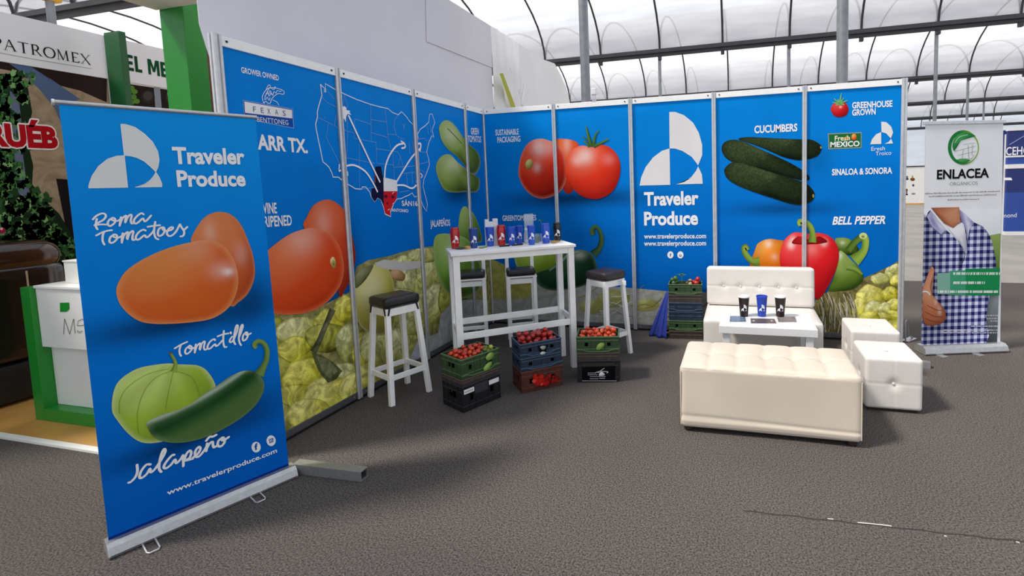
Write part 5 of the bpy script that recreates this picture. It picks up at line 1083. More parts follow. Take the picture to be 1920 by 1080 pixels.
# paper labels and prints
def flat(pl, s0, s1, t0, t1, name, m, par): return MB().ext([pl.P(s0, t0, .0012), pl.P(s1, t0, .0012), pl.P(s1, t1, .0012), pl.P(s0, t1, .0012)], pl.n, .0014).build(name, m, par, world=True)
pl = crate_plane('L'); flat(pl, -.155, -.07, .135, .168, 'paper_label', CAPW, cLb); flat(pl, .06, .15, .135, .168, 'paper_label', CAPW, cLb); flat(pl, -.065, .05, .11, .18, 'grey_plate', CRM['black2'], cLb)
k = Ink(pl)
for i in range(9): k.raw([(-.148 + i * .008, .146), (-.143 + i * .008, .146), (-.143 + i * .008, .156), (-.148 + i * .008, .156)], [(0, 1, 2, 3)], C('#9a9a9c'), 1)
k.build('label_print', PRINT, cLb, lift=.0018)
k = Ink(pl); k.blob([(915, 676), (923, 672), (926, 664), (921, 660), (914, 664), (910, 671)], veg('#7d9a48', '#b0c47c', '#52702c'), 1, rings=4); k.build('leaf_emblem', PRINT, cLt, lift=.002)
k = Ink(pl); k.blob([(906, 690), (915, 680), (922, 678), (918, 690), (910, 696)], veg('#87a450', '#b4c880', '#52702c'), 1, rings=4); k.build('leaf_emblem', PRINT, cLt, lift=.002)
pl = crate_plane('M'); k = Ink(pl); rr = random.Random(8); Zc_ = Z(800, 590, 4.8)
k.blob(Zc_([(950, 600), (1000, 640), (1060, 645), (1115, 620), (1120, 580), (1040, 590), (980, 580)]), veg('#7e1c14', '#a83424', '#4a0e0c'), 1, rings=4)
for i in range(26):
    x, y = rr.uniform(960, 1110), rr.uniform(540, 625); r = rr.uniform(13, 20); k.disc(Zc_([(x, y)])[0], r / 4.8, r / 4.8, C(rr.choice(['#c0281c', '#a81f18', '#d84a38', '#8e1a14'])), 2, 12)
k.build('bowl_print', PRINT, cMb, clip=(-.16, .16, .008, .168), lift=.0035)
k = Ink(pl)
for i in range(10): x, y = rr.uniform(1130, 1200), rr.uniform(545, 610); k.disc(Zc_([(x, y)])[0], 2.6, 2.8, C(rr.choice(['#8e1f18', '#701812'])), 2, 10)
k.build('tomato_print', PRINT, cMb, clip=(-.16, .168, .008, .168), lift=.0035)
k = Ink(pl); k.poly(Zc_([(1000, 280), (1095, 270), (1080, 300), (1070, 345), (1030, 350), (1010, 320)]), C('#10141a'), 1); k.blob(Zc_([(1020, 285), (1070, 280), (1060, 310), (1035, 312)]), veg('#8a9a88', '#c0ccc0', '#5a6a5c'), 2, rings=3); k.blob(Zc_([(1018, 345), (1040, 330), (1068, 335), (1060, 352), (1030, 358)]), veg('#b8c4b8', '#dce4dc', '#8a988c'), 3, rings=3); k.build('emblem', PRINT, cMt, lift=.0045)
pl = crate_plane('R'); flat(pl, -.135, .135, .012, .162, 'printed_board', CRM['liner'], cRb); k = Ink(pl)
k.poly(Zc_([(1398, 470), (1695, 460), (1695, 590), (1398, 600)]), C('#0c0c10'), 1)
for (x0, x1, y) in ((1450, 1520, 524), (1450, 1540, 540), (1470, 1610, 556), (1470, 1545, 575), (1555, 1605, 572), (1400, 1700, 594)):
    x = x0
    while x < x1: k.stroke(Zc_([(x, y), (x + 9, y)]), 1.1, C('#c8c8cc'), 2, sub=1, caps=False); x += 13
k.stroke(Zc_([(1540, 525), (1570, 500), (1600, 480)]), .9, C('#d8d8da'), 2, caps=False); k.blob(Zc_([(1550, 545), (1565, 515), (1590, 520), (1605, 540), (1580, 550)]), veg('#d0d0d2', '#e8e8ea', '#9a9a9c'), 2, rings=3); k.stroke(Zc_([(1520, 520), (1560, 510), (1630, 512), (1620, 525)]), 1.2, C('#c8c8ca'), 2, caps=False)
k.build('white_marks', PRINT, cRb, lift=.0018)
k = Ink(pl); k.blob(Zc_([(1525, 310), (1540, 270), (1575, 250), (1600, 260), (1590, 295), (1555, 318)]), veg('#7d9a48', '#a8bc70', '#4a6828'), 1, rings=4); k.build('leaf_emblem', PRINT, cRt, lift=.002)
# ---- heaped vegetables: every one of them its own object
def tomato_mesh(name, m, sq=.88):
    pr_ = [(0, -sq), (.45, -.86 * sq), (.8, -.55 * sq), (.98, -.1 * sq), (.96, .3 * sq), (.75, .68 * sq), (.4, .86 * sq), (.15, .82 * sq), (0, .74 * sq)]
    o = MB().lathe(pr_, 14).build(name, m, smooth=True, angle=80); me = o.data; bpy.data.objects.remove(o); return me
TM = {k_: tomato_mesh('tomato', mat('tomato_skin_' + k_, c_, rough=.28, noise=(3, .15), coat=.3)) for k_, c_ in (('red', '#b32416'), ('orange', '#cc4a20'), ('bright', '#c83a1c'), ('plum', '#a02820'))}
TLM = tomato_mesh('lime', mat('yellow_lime_skin', '#a8b23c', rough=.4, noise=(4, .2)), .95); TGM = tomato_mesh('lime', mat('green_lime_skin', '#54722c', rough=.4, noise=(4, .2)), .95)
def heap(s, crate_, z, name, meshes, n, rad, label, cat, group, seed, ext=(0, 0, 1, 1), peak=.05):
    c, rz, l, d = CL_[s]; M4 = Matrix.Translation((*c, 0)) @ Matrix.Rotation(rz, 4, 'Z'); r = random.Random(seed); done = HEAPS.setdefault(s, [])
    x0, x1, y0, y1 = -l / 2 + .016 + ext[0] * l, -l / 2 + .0 + ext[2] * l - .016, -d / 2 + .016 + ext[1] * d, -d / 2 + ext[3] * d - .016
    made = 0
    for i in range(n):
        best = None; q = r.uniform(*rad)
        for k_ in range(40):
            x, y = r.uniform(x0 + q, x1 - q), r.uniform(y0 + q, y1 - q); zz = z + q
            for (a, b, e, w_) in done:
                dd = math.hypot(x - a, y - b); R2 = (q + w_) * 1.0
                if dd < R2: zz = max(zz, e + math.sqrt(R2 * R2 - dd * dd))
            sc_ = zz + .35 * math.hypot(x / (l / 2), y / (d / 2)) * .05 * (zz > z + q + .01)
            if zz > z + peak + q: continue
            if best is None or sc_ < best[0]: best = (sc_, x, y, zz)
        if best is None: continue
        _, x, y, zz = best; done.append((x, y, zz, q)); o = bpy.data.objects.new(name, r.choice(meshes)); COL.objects.link(o)
        o.location = M4 @ Vector((x, y, zz)); o.scale = (q * .985,) * 3; o.rotation_euler = (r.uniform(-.9, .9), r.uniform(-.9, .9), r.uniform(0, 6)); tag(o, label, cat, group); made += 1
HEAPS = {}
heap('L', cLt, .243 + .112, 'lime', [TLM, TLM, TGM], 6, (.016, .02), 'yellow green lime at the edge of the green crate beside the white stool', 'lime', 'limes in the green crate', 3, (.55, .0, 1, .35))
heap('L', cLt, .243 + .112, 'tomato', [TM['red'], TM['bright'], TM['orange']], 44, (.016, .021), 'small red tomato heaped in the green crate beside the white stool', 'tomato', 'tomatoes in the green crate by the stool', 4)
heap('M', cMt, .280 + .078, 'tomato', [TM['red'], TM['plum'], TM['plum']], 36, (.019, .026), 'plum red tomato heaped in the navy crate in the middle', 'tomato', 'tomatoes in the navy crate', 5, peak=.055)
heap('R', cRt, .247 + .096, 'tomato', [TM['orange'], TM['bright'], TM['orange']], 40, (.017, .023), 'orange red tomato heaped in the green crate by the far table leg', 'tomato', 'tomatoes in the far green crate', 6, peak=.05)
heap('B', cBt, .4585 + .085, 'tomato', [TM['red'], TM['bright']], 4, (.024, .03), 'red tomato on the tall stack of crates beside the sofa', 'tomato', 'tomatoes on the tall crate stack', 7, (.62, 0, 1, 1))
POT = tomato_mesh('potato', mat('potato_skin', '#a5886a', rough=.7, noise=(12, .2)), .75)
heap('B', cBt, .4585 + .085, 'potato', [POT], 4, (.02, .026), 'tan potato in the top crate of the tall stack beside the sofa', 'potato', 'potatoes on the tall crate stack', 8, (.44, 0, .8, 1))
GPM = tomato_mesh('green_pepper', mat('green_pepper_skin', '#3c5c2c', rough=.35, noise=(6, .2)), 1.0)
heap('B', cBt, .4585 + .085, 'green_pepper', [GPM], 5, (.022, .03), 'green pepper in the top crate of the tall stack beside the sofa', 'pepper', 'green peppers on the tall crate stack', 9, (0, 0, .36, 1))
LEAFM = mat('fresh_leaf', '#4c7a34', rough=.5, noise=(20, .25))
c, rz, l, d = CL_['B']; M4 = Matrix.Translation((*c, 0)) @ Matrix.Rotation(rz, 4, 'Z')
t = thing('leafy_sprig', 'leafy green sprig poking out of the tall crate stack beside the sofa', 'herb', M4 @ Vector((-.034, -.01, .545)), rz)
MB().tube([(0, 0, 0), (.0, 0, .06), (-.004, 0, .10)], .003, 6).build('stem', LEAFM, t, smooth=True)
for i, (a, z_, ln) in enumerate(((.2, .085, .05), (1.6, .09, .045), (2.9, .088, .06), (4.3, .098, .045), (5.4, .09, .05))):
    dx, dy = math.cos(a), math.sin(a); p = Vector((0, 0, z_)); q = p + Vector((dx * ln, dy * ln, .022)); sd = Vector((-dy, dx, 0)) * .016; m_ = p.lerp(q, .5) + Vector((0, 0, .012))
    MB().add([p, m_ + sd, q, m_ - sd, m_ + Vector((0, 0, -.005))], [(0, 4, 1), (1, 4, 2), (2, 4, 3), (3, 4, 0)]).build('leaf', LEAFM, t, smooth=True)
# blue cloth beside the tall stack
CLOTH = mat('royal_blue_cloth', '#082680', rough=.75, noise=(4, .12), bump=(300, .15, .001))
vs = []; fs = []; NU, NV = 16, 18
for j in range(NV + 1):
    t_ = j / NV; Lp = Vector((2.085, -.03, .45)).lerp(Vector((1.905, -.16, .006)), t_ ** .95); Rp = Vector((2.108, -.032, .46)).lerp(Vector((2.105, -.245, .006)), t_)
    for i in range(NU + 1):
        u = i / NU; p = Lp.lerp(Rp, u); p.y -= .018 * t_ * (math.sin(u * 13) + 1); p.y = min(p.y, -.026); vs.append(p)
for j in range(NV):
    for i in range(NU): a = j * (NU + 1) + i; fs.append((a, a + 1, a + NU + 2, a + NU + 1))
o = MB().add(vs, fs).build('blue_cloth', CLOTH, smooth=True, angle=180); o.modifiers.new('thick', 'SOLIDIFY').thickness = .002
tag(o, 'royal blue cloth draped to the floor beside the tall crate stack', 'cloth')
# steel foot at the end post, tube by the ottomans
t = thing('steel_bracket', 'triangular steel foot bracing the end post of the blue wall', 'bracket', (4.40, .06, 0), .85)
MB().box((.06, 0, .004), (.17, .07, .008)).build('base_plate', FOOTM, t, bevel=.002); MB().tube([(-.01, 0, .0085), (-.012, 0, .19), (0, 0, .205), (.012, 0, .19), (.06, 0, .05), (.13, 0, .0085)], .008, 8).build('brace', FOOTM, t, smooth=True)
t = thing('support_tube', 'square metal support tube lying on the floor behind the nearer ottoman', 'metal tube', (4.372, -.66, 0), 2.95)
m = MB()
for y, z, a, b in ((0, .048, .05, .004), (0, .002, .05, .004), (.023, .025, .004, .042), (-.023, .025, .004, .042)): m.box((.14, y, z), (.28, a, b))
m.build('tube', FOOTM, t); MB().box((.02, 0, .025), (.02, .042, .042)).build('end_plug', DARK, t)

# ------------------------------------------------------------------ draped fabric partition behind the side wall
FX = -.35
FAB1 = mat('shaded_white_fabric', '#dddbe4', rough=.9, noise=(1.2, .04), bump=(5, .12, .02)); FAB2 = mat('lit_white_fabric', '#eceaea', rough=.9, noise=(1.5, .04), bump=(5, .15, .02)); STRAPY = mat('yellow_green_strap', '#a9ad2c', rough=.6)  # one white cloth: lilac tone paints in shade, whiter tone paints in light
ZT = at_x(1020, 112, FX).z
def fyz(u, v): p = at_x(u, v, FX); return p.y, p.z
yA, yB, yC, yD = fyz(371, 30)[0], fyz(922, 125)[0], fyz(972, 150)[0], fyz(1068, 188)[0]
tf = thing('fabric_partition', 'shade-toned white fabric partition stretched high behind the blue map wall', 'fabric partition', (FX, (yA + yB) / 2, 0))
pts = [(yA, ZT), fyz(374, 45), fyz(386, 85), fyz(401, 130), (fyz(401, 130)[0] + .06, 0), (yB, 0), (yB, ZT)]
MB().ext([(FX, a, b) for a, b in pts], (1, 0, 0), .004).build('main_sheet', FAB1, tf, world=True)
pts = [(fyz(799, 20)[0], ZT + .002), fyz(799, 78), fyz(922, 127), (yB, ZT + .002)]
MB().ext([(FX + .008, a, b) for a, b in pts], (1, 0, 0), .004).build('overlapping_sheet', FAB1, tf, world=True)
MB().tube([(FX - .03, yA + .02, ZT - .02), (FX - .03, yC, ZT - .02)], .016, 8).build('top_bar', STEEL, tf, world=True)
MB().tube([(FX - .03, yB, ZT - .03), (FX - .03, yB, 0)], .02, 8).build('upright', STEEL, tf, world=True); MB().tube([(FX - .03, yA + .1, ZT - .03), (FX - .03, yA + .16, 0)], .02, 8).build('upright', STEEL, tf, world=True)
tf = thing('white_curtain', 'gathered white curtain hanging from the end of the shade-toned fabric behind the booth corner', 'curtain', (FX, (yC + yD) / 2, 0))
vs = []; fs = []; N = 40
for i in range(N + 1):
    u = i / N; y = yB + (yC - yB) * u
    for z, amp in ((ZT, .02), (ZT - .5, .05), (ZT - 1.2, .07), (0, .09)): vs.append((FX + .012 + amp * (.5 + .5 * math.sin(u * 22 + z)) * min(1, u * 6 + .1), y, z))
for i in range(N):
    for j in range(3): a = i * 4 + j; fs.append((a, a + 4, a + 5, a + 1))
o = MB().add(vs, fs).build('gathered_folds', FAB2, tf, world=True, smooth=True, angle=180); o.modifiers.new('thick', 'SOLIDIFY').thickness = .003
prof = [(yC, ZT), fyz(1020, 112), fyz(1040, 119), fyz(1052, 142), fyz(1061, 165), (yD, fyz(1068, 188)[1]), (yD + .02, 0), (yC, 0)]
MB().ext([(FX, a, b) for a, b in prof], (1, 0, 0), .004).build('hanging_sheet', FAB2, tf, world=True)
for u0, v0, u1, v1 in ((962, 140, 980, 200), (985, 150, 975, 205), (950, 110, 972, 185)):
    a, b = at_x(u0, v0, FX + .004), at_x(u1, v1, FX + .004); MB().tube([a, a.lerp(b, .5) + Vector((.012, 0, 0)), b], [.006, .018, .01], 8).build('fold', FAB2, tf, world=True, smooth=True)
q = [at_x(u, v, FX + .135) for u, v in ((937, 138), (943, 137), (968, 204), (960, 206))]
MB().ext(q, (1, 0, 0), .002).build('yellow_strap', STRAPY, tf, world=True)['label'] = 'yellow green strap'

# ------------------------------------------------------------------ neighbouring stand
OAK = mat('pale_oak_laminate', '#c9964f', rough=.35, noise=(3, .2)); GRN = mat('green_lacquer', '#1f8a2c', rough=.35, noise=(4, .04)); DGRN = mat('dark_green_lacquer', '#0a5524', rough=.4, noise=(4, .05)); LAM = mat('white_laminate', '#e9e8e4', rough=.4, noise=(4, .03))
struct(MB().span((-7, -3.10, .0005), (-.46, 2.0, .014)).build('floor_wood', OAK))
struct(MB().span((-7, -3.145, .0005), (-.46, -3.101, .016)).build('trim_3', LAM))
nx_ = -3.2; NW = Plane((nx_, 0, 0), (0, 1, 0)); NZ = .0145
FB, FT = NW.px(195, 147)[1], NW.px(0, 22)[1]; ys = NW.px(196, 100)[0]; y_e = NW.px(345, 120)[0]
FASC = mat('fascia_white', '#e8e7ea', rough=.5, noise=(3, .02))
def wallthing(label, y0, y1, cat='stand wall'):
    t = thing('stand_wall', label, cat, (nx_, (y0 + y1) / 2, NZ)); MB().span((nx_ - .04, y0, NZ), (nx_ - .001, y1, FT - .002)).build('wall_board', LAM, t, world=True)
    MB().span((nx_ - .001, y0, FB), (nx_ + .012, y1, FT)).build('fascia_board', FASC, t, world=True, bevel=.002); return t
ta = wallthing('neighbouring stand wall with an ivy photograph, red letters and black serif name on its fascia', -4.2, ys)
k = Ink(NW); NZP = lambda y, v: NW.px(100, v)
stone = [(-4.2, NZ), (ys, NZ), (ys, FB), (-4.2, FB)]
k.raw(stone, [(0, 1, 2, 3)], [C('#8e7f6c'), C('#a4917a'), C('#a8927a'), C('#7a6858')], 0); k.build('stone_photograph', FILMP, ta)
k = Ink(NW)
k.poly([(-60, 100), (0, 112), (100, 131), (200, 148), (200, 192), (150, 170), (110, 160), (60, 140), (-60, 118)], C('#2c201c'), 1)
k.poly([(8, 113), (52, 121), (90, 146), (125, 178), (140, 205), (118, 240), (104, 205), (72, 165), (40, 135)], C('#56698c'), 2); k.poly([(92, 146), (150, 186), (122, 196)], C('#56698c'), 2)
k.poly([(105, 335), (150, 338), (150, 470), (130, 470), (118, 400)], C('#1c1a1c'), 1)
for a in ([(18, 170), (34, 176), (40, 230), (36, 280), (26, 290), (22, 240)], [(26, 280), (42, 285), (48, 330), (60, 380), (50, 392), (34, 360), (28, 320)], [(52, 430), (68, 425), (76, 450), (60, 470), (50, 455)]): k.poly(a, C('#66708a'), 2)
k.build('banner_and_water_picture', PRINT, ta)
k = Ink(NW); rl = random.Random(21)
def leaf(u, v, r, col, a):
    prof = [(0, -.45), (.55, -.85), (.72, -.35), (1.05, .05), (.6, .4), (.0, 1.05), (-.6, .4), (-1.05, .05), (-.72, -.35), (-.55, -.85)]
    return k.fan([(u + r * (x * math.cos(a) - y * math.sin(a)), v + r * (x * math.sin(a) + y * math.cos(a))) for x, y in prof], col, 3)
GL_ = ['#2c502a', '#3d6c36', '#528648', '#204224', '#66985a', '#1a321c', '#86b474', '#335c3a']
k.poly([(-60, 135), (30, 140), (52, 165), (60, 210), (50, 260), (62, 310), (60, 345), (80, 372), (110, 400), (135, 440), (150, 480), (150, 520), (-60, 520)], C('#1a2c1a'), 2)
k.poly([(-60, 135), (-60, 520), (-190, 560), (-230, 300), (-170, 160), (-110, 120)], C('#1a2c1a'), 2)
n_l = 0
while n_l < 900:
    u, v = (rl.uniform(-25, 140) if n_l < 560 else rl.uniform(-215, -20)), rl.uniform(138, 500)
    edge = 48 + 12 * math.sin(v / 18) + (v > 330) * (v - 330) * .75 + (v < 200) * 8
    if u > edge or (20 < u < 38 and 180 < v < 290 and rl.random() < .7) or (v < 165 and u < 5): continue
    leaf(u, v, rl.uniform(5, 10), C(rl.choice(GL_[:4] if rl.random() < .45 else GL_ + ['#5a8a4c', '#78a868'])), rl.uniform(0, 6)); n_l += 1
k.disc((3, 432), 7, 6, C('#a02048'), 5, 10); k.disc((2, 429), 3, 2.5, C('#e8c0c8'), 6, 8)
k.build('ivy_photograph', PRINT, ta, clip=(-4.2, ys, NZ, FB))
k = Ink(NW)
for dx, dy in ((-2.6, 0), (2.6, 0), (0, -2.6), (0, 2.6), (-1.9, -1.9), (1.9, 1.9), (-1.9, 1.9), (1.9, -1.9)): k.text('RUÉB', (-24 + dx, 271 + dy), (109 + dx, 276.5 + dy), 40, C('#efe9e6'), 5, bold=.06)
k.text('RUÉB', (-24, 271), (109, 276.5), 40, C('#b3101c'), 7, bold=.055)
k.build('red_lettering', PRINT, ta, clip=(-4.2, ys, NZ, FB))
# serif name: every letter drawn from stems, thins and serifs
k = Ink(NW); BLK = C('#19191c')
P0, P1 = NW.px(-16, 89.5), NW.px(169.5, 122.5); dirn = ((P1[0] - P0[0]), (P1[1] - P0[1])); capH = NW.px(30, 77)[1] - NW.px(30, 97)[1]
SER = {'P': ([((.18, 0), (.18, 1), .13)], [[(.18, .97), (.5, .97), (.66, .74), (.5, .48), (.2, .47)]], [(.0, .38, 0), (.02, .3, 1)], .72),
 'A': ([((.46, 1), (.86, 0), .13), ((.46, 1), (.1, 0), .05)], [[(.25, .38), (.68, .38)]], [(-.02, .26, 0), (.68, 1.02, 0)], 1.0),
 'T': ([((.42, 0), (.42, 1), .13)], [[(.0, .97), (.84, .97)]], [(.26, .58, 0)], .86),
 'R': ([((.18, 0), (.18, 1), .13), ((.42, .5), (.84, 0), .12)], [[(.18, .97), (.5, .97), (.64, .74), (.5, .5), (.2, .49)]], [(.0, .38, 0), (.74, .98, 0), (.02, .3, 1)], .94),
 'O': ([], [[(.5, 1), (.18, .86), (.04, .5), (.18, .14), (.5, 0), (.82, .14), (.96, .5), (.82, .86), (.5, 1)]], [], 1.02),
 'M': ([((.92, 0), (.86, 1), .13), ((.14, 1), (.52, .02), .12), ((.86, 1), (.52, .02), .05), ((.14, 1), (.1, 0), .05)], [], [(-.02, .24, 0), (.76, 1.08, 0), (-.02, .2, 1), (.8, 1.02, 1)], 1.12),
 'E': ([((.18, 0), (.18, 1), .13)], [[(.18, .97), (.66, .97), (.67, .84)], [(.18, .51), (.54, .51)], [(.18, .03), (.68, .03), (.71, .18)]], [(.0, .3, 0), (.0, .3, 1)], .76),
 'X': ([((.1, 1), (.86, 0), .13), ((.84, 1), (.08, 0), .05)], [], [(-.04, .26, 0), (.7, 1.0, 0), (-.04, .28, 1), (.68, .98, 1)], .98)}
word = 'PATROMEX'; tot = sum(SER[c_][3] + .12 for c_ in word) - .12; x = 0
for c_ in word:
    st_, th_, sf, wd = SER[c_]
    def mp(a, b): u = (x + a) / tot; return (P0[0] + dirn[0] * u, P0[1] + dirn[1] * u + capH * b)
    hx = dirn[0] / tot
    for (a, b, w) in st_:
        p, q = mp(*a), mp(*b); k.raw([(p[0] - w * hx / 2, p[1]), (p[0] + w * hx / 2, p[1]), (q[0] + w * hx / 2, q[1]), (q[0] - w * hx / 2, q[1])], [(0, 1, 2, 3)], BLK, 2)
    for th in th_:
        cr = cat_rom(th, 6) if len(th) > 3 else th; vs = []; n = len(cr)
        for i, p in enumerate(cr):
            a, b = cr[max(i - 1, 0)], cr[min(i + 1, n - 1)]; dx, dy = b[0] - a[0], b[1] - a[1]; l = math.hypot(dx, dy) or 1; h = .03 + .04 * abs(dy / l)
            vs += [mp(p[0] - dy / l * h, p[1] + dx / l * h), mp(p[0] + dy / l * h, p[1] - dx / l * h)]
        k.raw(vs, [(2 * i, 2 * i + 1, 2 * i + 3, 2 * i + 2) for i in range(n - 1)], BLK, 2)
    for a, b, y in sf: k.raw([mp(a, y - .025 * (y > 0)), mp(b, y - .025 * (y > 0)), mp(b, y + .03 * (y == 0)), mp(a, y + .03 * (y == 0))], [(0, 1, 2, 3)], BLK, 2)
    x += wd + .12
k.build('serif_lettering', PRINT, ta, lift=.0135)
k = Ink(NW); k.stroke([(-20, 96), (60, 111), (170, 129)], .9, C('#8a8a90'), 1, sub=1, caps=False); k.build('underline', PRINT, ta, lift=.0135)
MB().span((nx_ - .02, ys + .001, NZ), (nx_ + .04, ys + .06, FT + .01)).build('end_profile', LAM, ta, world=True, bevel=.003)
tb2 = wallthing('neighbouring stand wall behind the dark green post with bold green fascia letters', ys + .065, y_e + 1.2)
k = Ink(NW); 
E0, E1 = NW.px(235.5, 131.5), NW.px(336, 150.5); EH = NW.px(260, 107)[1] - NW.px(260, 136)[1]
BL = {'E': (.62, [[(0, 0), (.24, 0), (.24, 1), (0, 1)], [(.2, 0), (.6, 0), (.6, .2), (.2, .2)], [(.2, .4), (.54, .4), (.54, .6), (.2, .6)], [(.2, .8), (.6, .8), (.6, 1), (.2, 1)]]), 'L': (.58, [[(0, 0), (.24, 0), (.24, 1), (0, 1)], [(.2, 0), (.56, 0), (.56, .2), (.2, .2)]]),
      'M': (1.0, [[(0, 0), (.22, 0), (.22, 1), (0, 1)], [(.76, 0), (.98, 0), (.98, 1), (.76, 1)], [(.1, 1), (.3, 1), (.58, .2), (.4, .2)], [(.68, 1), (.88, 1), (.58, .2), (.4, .2)]]), 'J': (.5, [[(.22, .1), (.46, .1), (.46, 1), (.22, 1)], [(0, 0), (.4, 0), (.46, .1), (.4, .22), (0, .22)]]), 'I': (.28, [[(0, 0), (.24, 0), (.24, 1), (0, 1)]]), ' ': (.3, [])}
tw_ = sum(BL[c_][0] + .1 for c_ in 'EL MEJI'); x = 0
for c_ in 'EL MEJI':
    for pl_ in BL[c_][1]: k.raw([(E0[0] + (E1[0] - E0[0]) * (x + a) / tw_, E0[1] + (E1[1] - E0[1]) * (x + a) / tw_ + EH * b) for a, b in pl_], [tuple(range(len(pl_)))], C('#0c4a26'), 2)
    x += BL[c_][0] + .1
k.build('green_lettering', PRINT, tb2, lift=.0135)
k = Ink(NW); k.poly([(238, 157), (340, 172), (345, 230), (240, 230)], C('#241c1a'), 1); k.poly([(288, 163), (300, 165), (304, 215), (292, 215)], C('#8a929c'), 2)
for u, v, r, c_ in ((277, 182, 13, '#2c2826'), (277, 180, 9, '#46403e'), (320, 182, 10, '#38322e'), (316, 176, 3, '#9aa4ae'), (324, 188, 3, '#8a949e'), (328, 180, 2.5, '#b0bac4')): k.disc((u, v), r, r, C(c_), 3, 16)
for u, v in ((246, 165), (252, 172), (250, 182), (256, 190), (246, 192)): k.disc((u, v), 6, 5, C('#5a8a34'), 3, 9)
k.build('dark_photograph', PRINT, tb2, clip=(ys + .065, y_e + 1.2, NZ, FB))
yg = at_x(222.5, 62, -2.75).y
zt_ = at_x(222.5, 60, -2.75).z
t = thing('green_post', 'dark green square post between the two white fascias', 'post', (-2.95, yg + .06, NZ)); MB().span((-2.95, yg, NZ), (-2.75, yg + .055, zt_)).build('shaft', DGRN, t, world=True, bevel=.004); MB().span((-2.948, yg + .002, zt_), (-2.752, yg + .053, zt_ + .012)).build('cap', DGRN, t, world=True)
pc = at_y(350, 100, -2.5)
t = thing('green_post', 'bright green tall square post rising out of view beside the shade-toned fabric', 'post', (pc.x - .11, -2.43, NZ)); MB().span((pc.x - .22, -2.5, NZ), (pc.x, -2.36, 3.7)).build('shaft', GRN, t, world=True, bevel=.004); MB().span((pc.x - .26, -2.54, NZ), (pc.x + .04, -2.32, NZ + .012)).build('base_plate', GRN, t, world=True)
z0 = at_x(322, 26, pc.x - .22).z
CANV = mat('white_canopy', '#e4e1d8', rough=.8)
t = thing('canopy', 'white canopy board fixed to the bright green post near the roof', 'canopy', (pc.x - .5, -2.9, z0)); MB().span((pc.x - .24, -3.12, z0), (pc.x + .3, -2.505, z0 + .05)).build('soffit', CANV, t, world=True); MB().span((pc.x - .24, -3.12, z0 + .051), (pc.x - .222, -2.505, z0 + .4)).build('fascia', CANV, t, world=True)
c0 = at_x(0, 25, -4.6); c1 = at_x(140, -2, -4.6)
t = thing('roof_board', 'white board at the roof above the black serif name', 'board', (-4.6, c0.y, c0.z)); MB().ext([c0 + Vector((0, -.6, .13)), c1, c1 + Vector((0, 0, .6)), c0 + Vector((0, -.6, .9))], (1, 0, 0), .03).build('sheet', CANV, t, world=True)
MB().tube([(-4.62, c0.y - .3, c0.z + .2), (-4.62, c0.y - .3, 0)], .03, 8).build('support_pole', STEEL, t, world=True)
wp = at_x(98, 46, -4.2)
t = thing('grey_pole', 'grey steel pole with a red and yellow clamp under the roof', 'pole', (wp.x, wp.y, 0)); MB().tube([(wp.x, wp.y, 0), (wp.x, wp.y, wp.z + .42)], .035, 12).build('shaft', STEEL, t, world=True, smooth=True)
RED = mat('red_strap', '#a8202c', rough=.5); YELW = mat('yellow_clamp', '#c89a28', rough=.5)
MB().span((wp.x - .05, wp.y - .08, wp.z + .24), (wp.x + .05, wp.y + .08, wp.z + .33)).build('clamp', YELW, t, world=True, bevel=.01)
MB().bar((wp.x + .06, wp.y - .2, wp.z + .30), (wp.x + .06, wp.y + .22, wp.z + .46), .05, .03).build('strap', RED, t, world=True, bevel=.008); MB().bar((wp.x + .06, wp.y - .02, wp.z + .36), (wp.x + .06, wp.y - .26, wp.z + .40), .05, .03).build('strap', RED, t, world=True, bevel=.008)
BRW = mat('brown_timber_board', '#5a3a1c', rough=.5, noise=(2, .35)); BRW2 = mat('dark_timber', '#1c1310', rough=.6)
t = thing('timber_board', 'brown timber board showing between the bright green post and the shade-toned fabric', 'board', (-1.05, -1.95, NZ)); MB().span((-1.05, -2.3, NZ), (-1.0, -1.1, 2.98)).build('board', BRW, t, world=True, bevel=.004); MB().span((-.999, -2.28, NZ), (-.985, -1.12, 1.9)).build('lower_panel', BRW2, t, world=True, bevel=.003)
# counter with green frame
gx0, gx1, gy = -2.103, -1.22, -2.915; gd = .42; gw = .10
t = thing('counter', 'white reception counter in a green frame with a small green square mark', 'counter', ((gx0 + gx1) / 2, gy + gd / 2, NZ))
MB().span((gx0, gy, NZ), (gx0 + gw, gy + gd, .985)).build('frame_post', GRN, t, world=True, bevel=.003); MB().span((gx1 - gw, gy, NZ), (gx1, gy + gd, .985)).build('frame_post', GRN, t, world=True, bevel=.003); MB().span((gx0 + gw, gy, NZ), (gx1 - gw, gy + gd, .105)).build('frame_rail', GRN, t, world=True, bevel=.003)
MB().span((gx0 + gw + .001, gy + .03, .55), (gx1 - gw - .001, gy + gd, .975)).build('upper_cabinet', LAM, t, world=True, bevel=.004); MB().span((gx0 + gw + .001, gy + .076, .106), (gx1 - gw - .001, gy + gd, .549)).build('lower_panel', LAM, t, world=True, bevel=.003); MB().span((gx0 + gw + .001, gy + .02, .976), (gx1 - gw - .001, gy + gd + .1, .996)).build('worktop', LAM, t, world=True, bevel=.003)
CP = Plane((gx0, gy + .03, 0), (1, 0, 0)); k = Ink(CP); Zk = Z(0, 420, 2.453)
k.poly(Zk([(277, 362), (319, 361), (320, 390), (308, 403), (278, 404)]), C('#1f8a2c'), 1)
k.build('green_mark', PRINT, t, lift=.0015)
k = Ink(CP)
